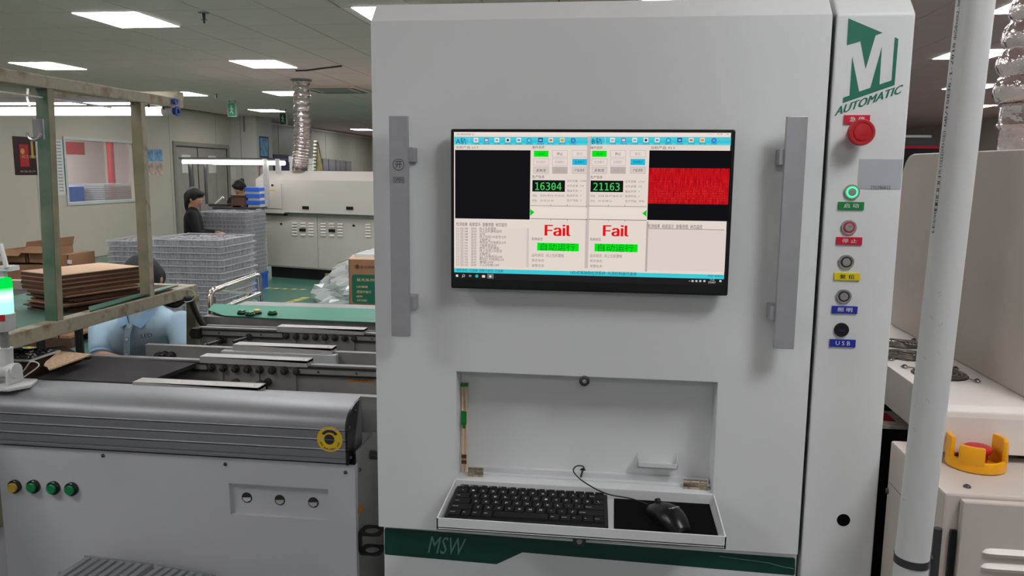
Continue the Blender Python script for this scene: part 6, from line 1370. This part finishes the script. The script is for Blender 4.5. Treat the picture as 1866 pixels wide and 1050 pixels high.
# lettering wrapped on the pipe
axd = (top-bot).normalized(); view = (CAM-(a+b)/2); view -= axd*view.dot(axd); view.normalize(); side = axd.cross(view).normalized()
def pipe_text(s, y0, y1, h, ang_c, mt='ink'):
    o = lettering('pipe_lettering', s, mt, (0, 0, 0), (1, 0, 0), (0, 1, 0), None, res=1, bold=.01)
    me = o.data; me.transform(Matrix.Translation(o.location)); o.location = (0, 0, 0)
    def on_axis(y): # axis parameter at image height y
        p = PY(1715+(550-y)*.1145, y, PYp); return p.z
    z0_, z1_ = on_axis(y0), on_axis(y1); R_ = .0222
    for v in me.vertices:
        z = z0_+(z1_-z0_)*v.co.x; c = bot+axd*((z-bot.z)/axd.z); th = math.radians(ang_c)-(v.co.y-.5)*h/R_
        v.co = c+view*(R_*math.cos(th))+side*(R_*math.sin(th))
    for k_ in [k for k in WM if k == o.name]: del WM[k_]
    place(o, me, pipeo); return o
sgn = 1 if (RT.dot(side) < 0) else -1
AT = 56*sgn
pipe_text('GB/T5836.1-2018', 232, 80, .0058, AT); pipe_text('dn50×en2.0mm', 74, -6, .0058, AT); pipe_text('排水管材(A)(实壁)', 300, 240, .0058, AT); pipe_text('PVC-U', 318, 303, .0058, AT)
pipe_text('建筑排水用', 385, 322, .0058, AT); pipe_text('LESSO联塑', 425, 366, .0058, AT)
random.seed(9)
for k in range(10):
    yy = random.uniform(520, 960); th = math.radians(random.uniform(-20, 70))*sgn; p = PY(1715+(550-yy)*.1145, yy, PYp); c = bot+axd*((p.z-bot.z)/axd.z)
    q = [c+view*.0221*math.cos(th+i*.12)+side*.0221*math.sin(th+i*.12)+axd*(i*random.uniform(-.002, .003)) for i in range(3)]
    m = MB(); m.tube(q, .00018, 4); obj('scuff_mark', m, 'scuff', pipeo)
zc = PY(1667, 1020, PYp).z; c = bot+axd*((zc-bot.z)/axd.z)
m = MB(); m.cyl(c-axd*.0055, c+axd*.0055, .0230, 36); band = obj('clamp_band', m, 'darksteel', pipe)
m = MB(); q = c+V((.026, .015, -.002)); m.cyl(q+V((0, -.012, 0)), q+V((0, .01, 0)), .005, 12); m.cyl(c+V((.026, .0, 0)), c+V((.05, .10, 0)), .003, 8); obj('clamp_screw', m, 'darksteel', band)
# machine on the right
NXL, NF, NZ = .535, 1.285, 1.6-.50
SXL, SF, SZ = .585, 1.44, 1.6-.40
PXN, = (.752,)
rm = thing('side_machine', 'beige production machine with fan shelf and louvred front at the right', 'machine', (1.2, 2.0, 0))
pt = PXp(1656, 281, PXN)
z_top = pt.z
# tall flank panel with rounded upper corner
y_s = PXp(1650, 290, PXN).y+.02
m = MB(); r = .07
pts = [(y_s, SZ), (y_s, z_top-r)]+[(y_s-r+r*math.cos(t), z_top-r+r*math.sin(t)) for t in [math.radians(q) for q in (0, 22, 45, 68, 90)]]
pts = [(1.46, SZ+.0), (y_s, SZ+.0), (y_s, z_top-r)]+[(y_s-r+r*math.cos(t), z_top-r+r*math.sin(t)) for t in [math.radians(q) for q in (22, 45, 68, 90)]]+[(1.46, z_top-.006)]
m.prism([(PXN, y_, z_) for y_, z_ in pts], (1.2, 0, 0)); obj('tall_housing', m, 'rmach', rm, bevel=.003)
# fan shelf
m = MB(); m.prism([(SXL, SF+.012, SZ), (SXL, SF+.002, SZ-.010), (SXL, SF, SZ-.020), (SXL, SF, SZ-.085), (SXL, 2.5, SZ-.085), (SXL, 2.5, SZ)], (PXN-SXL+.6, 0, 0)); shelf = obj('fan_shelf', m, 'rmach_top', rm, bevel=.002)
m = MB(); m.box((.70, SF+.10, SZ-.35), (1.9, 2.12, SZ-.086)); m.box((.54, 2.12, .05), (1.9, 2.5, SZ-.086)); obj('bay_shade', m, 'oven_dark', rm)  # black blocks in place of the shade below the fan shelf
def fan(px_, py_, r_=.045):
    c = PZ(px_, py_, SZ); z = SZ
    f = obj('fan_opening', (lambda mm: (mm.cyl((c.x, c.y, z+.0002), (c.x, c.y, z+.0012), r_, 32), mm)[1])(MB()), 'fanblack', shelf)
    for q in (.25, .42, .59, .76, .93):
        m = MB(); m.tube([V((c.x+r_*q*math.cos(2*PI*i/28), c.y+r_*q*math.sin(2*PI*i/28), z+.004+.003*(1-q))) for i in range(28)], .0011, 5, closed=True); obj('grille_ring', m, 'grille', f)
    m = MB()
    for i in range(4):
        a = PI/4+i*PI/2; e = V((c.x+r_*1.35*math.cos(a), c.y+r_*1.35*math.sin(a), z+.003)); m.cyl((c.x+r_*.2*math.cos(a), c.y+r_*.2*math.sin(a), z+.005), e, .0013, 5); m.tube([e+V((.006*math.cos(t), .006*math.sin(t), 0)) for t in [2*PI*j/10 for j in range(10)]], .0013, 4, closed=True)
    obj('grille_spoke', m, 'grille', f)
    for i in range(4):
        a = PI/4+i*PI/2; screw((c.x+r_*1.35*math.cos(a), c.y+r_*1.35*math.sin(a), z+.003), (0, 0, 1), .0045, f)
fan(1712, 683, .053); fan(1652, 649, .053); fan(1640, 628, .050)
# near box
m = MB(); m.box((NXL, NF, .05), (1.35, SF+.10, NZ)); nb = obj('front_box', m, 'rmach', rm, bevel=.004, seg=2)
m = MB(); m.box((NXL+.022, NF-.016, .05), (1.35, NF-.001, NZ-.006)); fd_ = obj('front_door', m, 'rmach', nb, bevel=.003)
for k in range(12):
    p = PY(1790, 1008, NF-.018); z = p.z-.0245*k
    if z < .2: break
    m = MB(); vs = []; x0_, x1_ = p.x, p.x+.11; n = 24
    for i in range(n+1):
        t = i/n; xx = x0_+(x1_-x0_)*t; e = min(1, math.sqrt(max(0, 1-(abs(2*t-1)**8))))
        vs += [V((xx, NF-.016, z-.0065*e-.0005)), V((xx, NF-.016-.007*e, z+.001*e)), V((xx, NF-.016, z+.0075*e+.0005))]
    m.add(vs, [(3*i, 3*i+3, 3*i+4, 3*i+1) for i in range(n)]+[(3*i+1, 3*i+4, 3*i+5, 3*i+2) for i in range(n)], 0, True); obj('louvre', m, 'rmach_top', fd_)
m = MB(); p = PZ(1762, 888, NZ); screw((p.x, p.y, NZ), (0, 0, 1), .006, nb); p = PXp(1618, 895, NXL); screw((NXL, p.y, p.z), (-1, 0, 0), .006, nb)
obj('door_gap', bx((NXL+.012, NF-.006, .05), (NXL+.021, NF, NZ-.06)), 'black', nb)
p = PY(1707, 990, NF-.01); m = MB(); m.cyl((p.x, p.y, p.z-.12), (p.x, p.y, p.z+.025), .0065, 12); obj('door_hinge_pin', m, 'darksteel', nb)
m = MB(); p = PXp(1622, 880, NXL); m.box((NXL-.0006, NF+.02, p.z-.001), (NXL+.0, SF+.09, p.z)); obj('panel_seam', m, 'scuff', nb)
m = MB(); p = PZ(1850, 832, NZ); m.box((p.x-.02, p.y-.012, NZ), (p.x+.2, p.y+.012, NZ+.012)); obj('black_strip', m, 'oven_dark', nb, bevel=.002)
m = MB(); m.tube([V((.55, 1.47, NZ+.002)), V((.62, 1.478, NZ+.003)), V((.70, 1.47, NZ+.003)), V((.85, 1.475, NZ+.002))], .0015, 6); obj('grey_cable', m, 'plate', nb)
# small shelf with label behind the column
a, b = PXp(1612, 776, .56), PXp(1655, 790, .56)
pA = PZ(1610, 788, NZ-.03); 
m = MB(); m.box((.545, 1.72, NZ-.034), (.70, 1.83, NZ-.026)); sh_ = obj('inner_ledge', m, 'rmach_top', rm); m = MB(); m.box((.565, 1.75, NZ-.0259), (.615, 1.81, NZ-.025)); obj('red_label', m, 'redlab', sh_)
# yellow guard with emergency stop
gc = PZ(1785, 868, NZ); gx, gy = .636, 1.42; GR = .048
gt = thing('stop_button_guard', 'orange yellow shroud around a red stop button on the beige machine', 'guard', (gx, gy, NZ+.001))
def guard_ring(mb, t0, t1, z0_, z1_, ro=GR, ri=GR-.009, n=10):
    vs = []
    for i in range(n+1):
        t = math.radians(t0+(t1-t0)*i/n); 
        sq = 1.0
        vs += [V((gx+ro*math.cos(t)*sq, gy+ro*math.sin(t)*sq, z0_)), V((gx+ri*math.cos(t), gy+ri*math.sin(t), z0_)), V((gx+ro*math.cos(t)*.97, gy+ro*math.sin(t)*.97, z1_)), V((gx+ri*math.cos(t), gy+ri*math.sin(t), z1_))]
    fs = [(0, 1, 3, 2), (4*n+1, 4*n, 4*n+2, 4*n+3)]
    for i in range(n):
        a, b = 4*i, 4*i+4; fs += [(a, a+2, b+2, b), (a+1, b+1, b+3, a+3), (a+2, a+3, b+3, b+2), (a, b, b+1, a+1)]
    mb.add(vs, fs)
m = MB(); guard_ring(m, 0, 360, NZ+.001, NZ+.020, n=36)
m.cyl((gx, gy, NZ+.001), (gx, gy, NZ+.006), GR-.009, 32)
for (t0, t1, h) in ((150, 192, .054), (212, 264, .046), (-40, 84, .054),): guard_ring(m, t0, t1, NZ+.015, NZ+h, n=10)
guard_ring(m, 95, 130, NZ+.015, NZ+.036, n=6)
obj('shroud', m, 'guard', gt, bevel=.0022)
et = thing('emergency_stop', 'red mushroom stop button inside the orange yellow shroud', 'button', (gx+.002, gy, NZ+.007))
m = MB(); m.lathe((gx+.002, gy, NZ+.0065), (0, 0, 1), [(0, 0), (0, .016), (.022, .016)], 24); obj('stem', m, 'poster_rd', et)
m = MB(); m.lathe((gx+.002, gy, NZ+.026), (0, 0, 1), [(0, .016), (0, .021), (.004, .0235), (.008, .0225), (.0105, .019), (.011, .008), (.011, 0)], 32); obj('mushroom_head', m, 'red', et)
# foil duct at the right edge
p0, p1 = PY(1852, 262, 2.0), PY(1852, 180, 2.0)
c = V((PY(1868, 262, 2.0).x, 2.0, z_top+.002)); R0 = .062
fd2 = thing('silver_duct', 'large crinkled foil duct on the beige machine at the right edge', 'duct', c)
m = MB(); m.lathe(c, (0, 0, 1), [(0, 0), (0, .056), (.055, .057), (.06, .060)], 28); obj('duct_spigot', m, 'foil', fd2)
m = MB(); m.lathe(c+V((0, 0, .052)), (0, 0, 1), [(0, .058), (.008, .064), (.016, .058), (.05, .058), (.052, .066), (.058, .058)], 28); obj('tape_band', m, 'foil', fd2)
pts = [c+V((.0, 0, .11)), c+V((.0, 0, .17)), c+V((.006, 0, .24)), c+V((.022, 0, .33)), c+V((.045, 0, .45)), V((c.x+.075, c.y, .72+c.z)), V((c.x+.09, c.y, CEIL-.02))]
pts = bez(pts, 22); L_ = 0; rad = []
for i, p in enumerate(pts):
    if i: L_ += (p-pts[i-1]).length
    rad.append(.062+.014*abs(math.sin(L_*PI/.058))**.6)
m = MB(); m.tube(pts, rad, 28); obj('hose', m, 'foil', fd2)
# dark machine with the red line, far behind
YD = 3.6
a, b = PY(1600, 247, YD), PY(1697, 249, YD); zr_ = PY(1680, 270, YD).z
dm = thing('dark_machine', 'dark grey machine with a thin red line showing over the beige housing', 'machine', (b.x-.3, YD+.3, 0))
m = MB(); m.prism([V((a.x, YD, zr_+.008)), V((PY(1711, 268, YD).x, YD, zr_+.008)), V((b.x, YD, a.z)), V((a.x, YD, a.z))], (0, .5, 0)); obj('hood', m, 'darksteel', dm)
obj('light_edge', bx((a.x, YD-.004, a.z-.008), (b.x, YD+.0, a.z+.002)), 'offwhite', dm); obj('red_line', bx((a.x, YD-.006, zr_-.002), (PY(1711, 268, YD).x, YD, zr_+.008)), 'redlab', dm)
m = MB(); m.box((a.x, YD, 0), (PY(1712, 268, YD).x, YD+.5, zr_+.007)); obj('base', m, 'oven_dark', dm)

# unseen machine-shaped blocks, added behind the camera to block light from far panels
for k, (x, w_, lb) in enumerate(((-2.6, 2.0, 'left'), (-.2, 2.0, 'middle'), (2.2, 2.0, 'right'))):
    t = thing('light_blocker', lb+' unseen white block added behind the camera to hold back light', 'machine', (x, -2.0, 0), 'unseen light blockers')
    m = MB(); m.box((x-w_/2, -2.5, .1), (x+w_/2, -1.45, 1.5)); obj('body', m, 'plate_w', t, bevel=.01)
    m = MB(); m.box((x-w_/2+.02, -2.48, 0), (x+w_/2-.02, -1.5, .1)); obj('plinth', m, 'oven_dark', t)
    m = MB(); m.box((x-.35, -1.45, 1.0), (x+.35, -1.44, 1.4)); obj('blocker_panel', m, 'black', t)
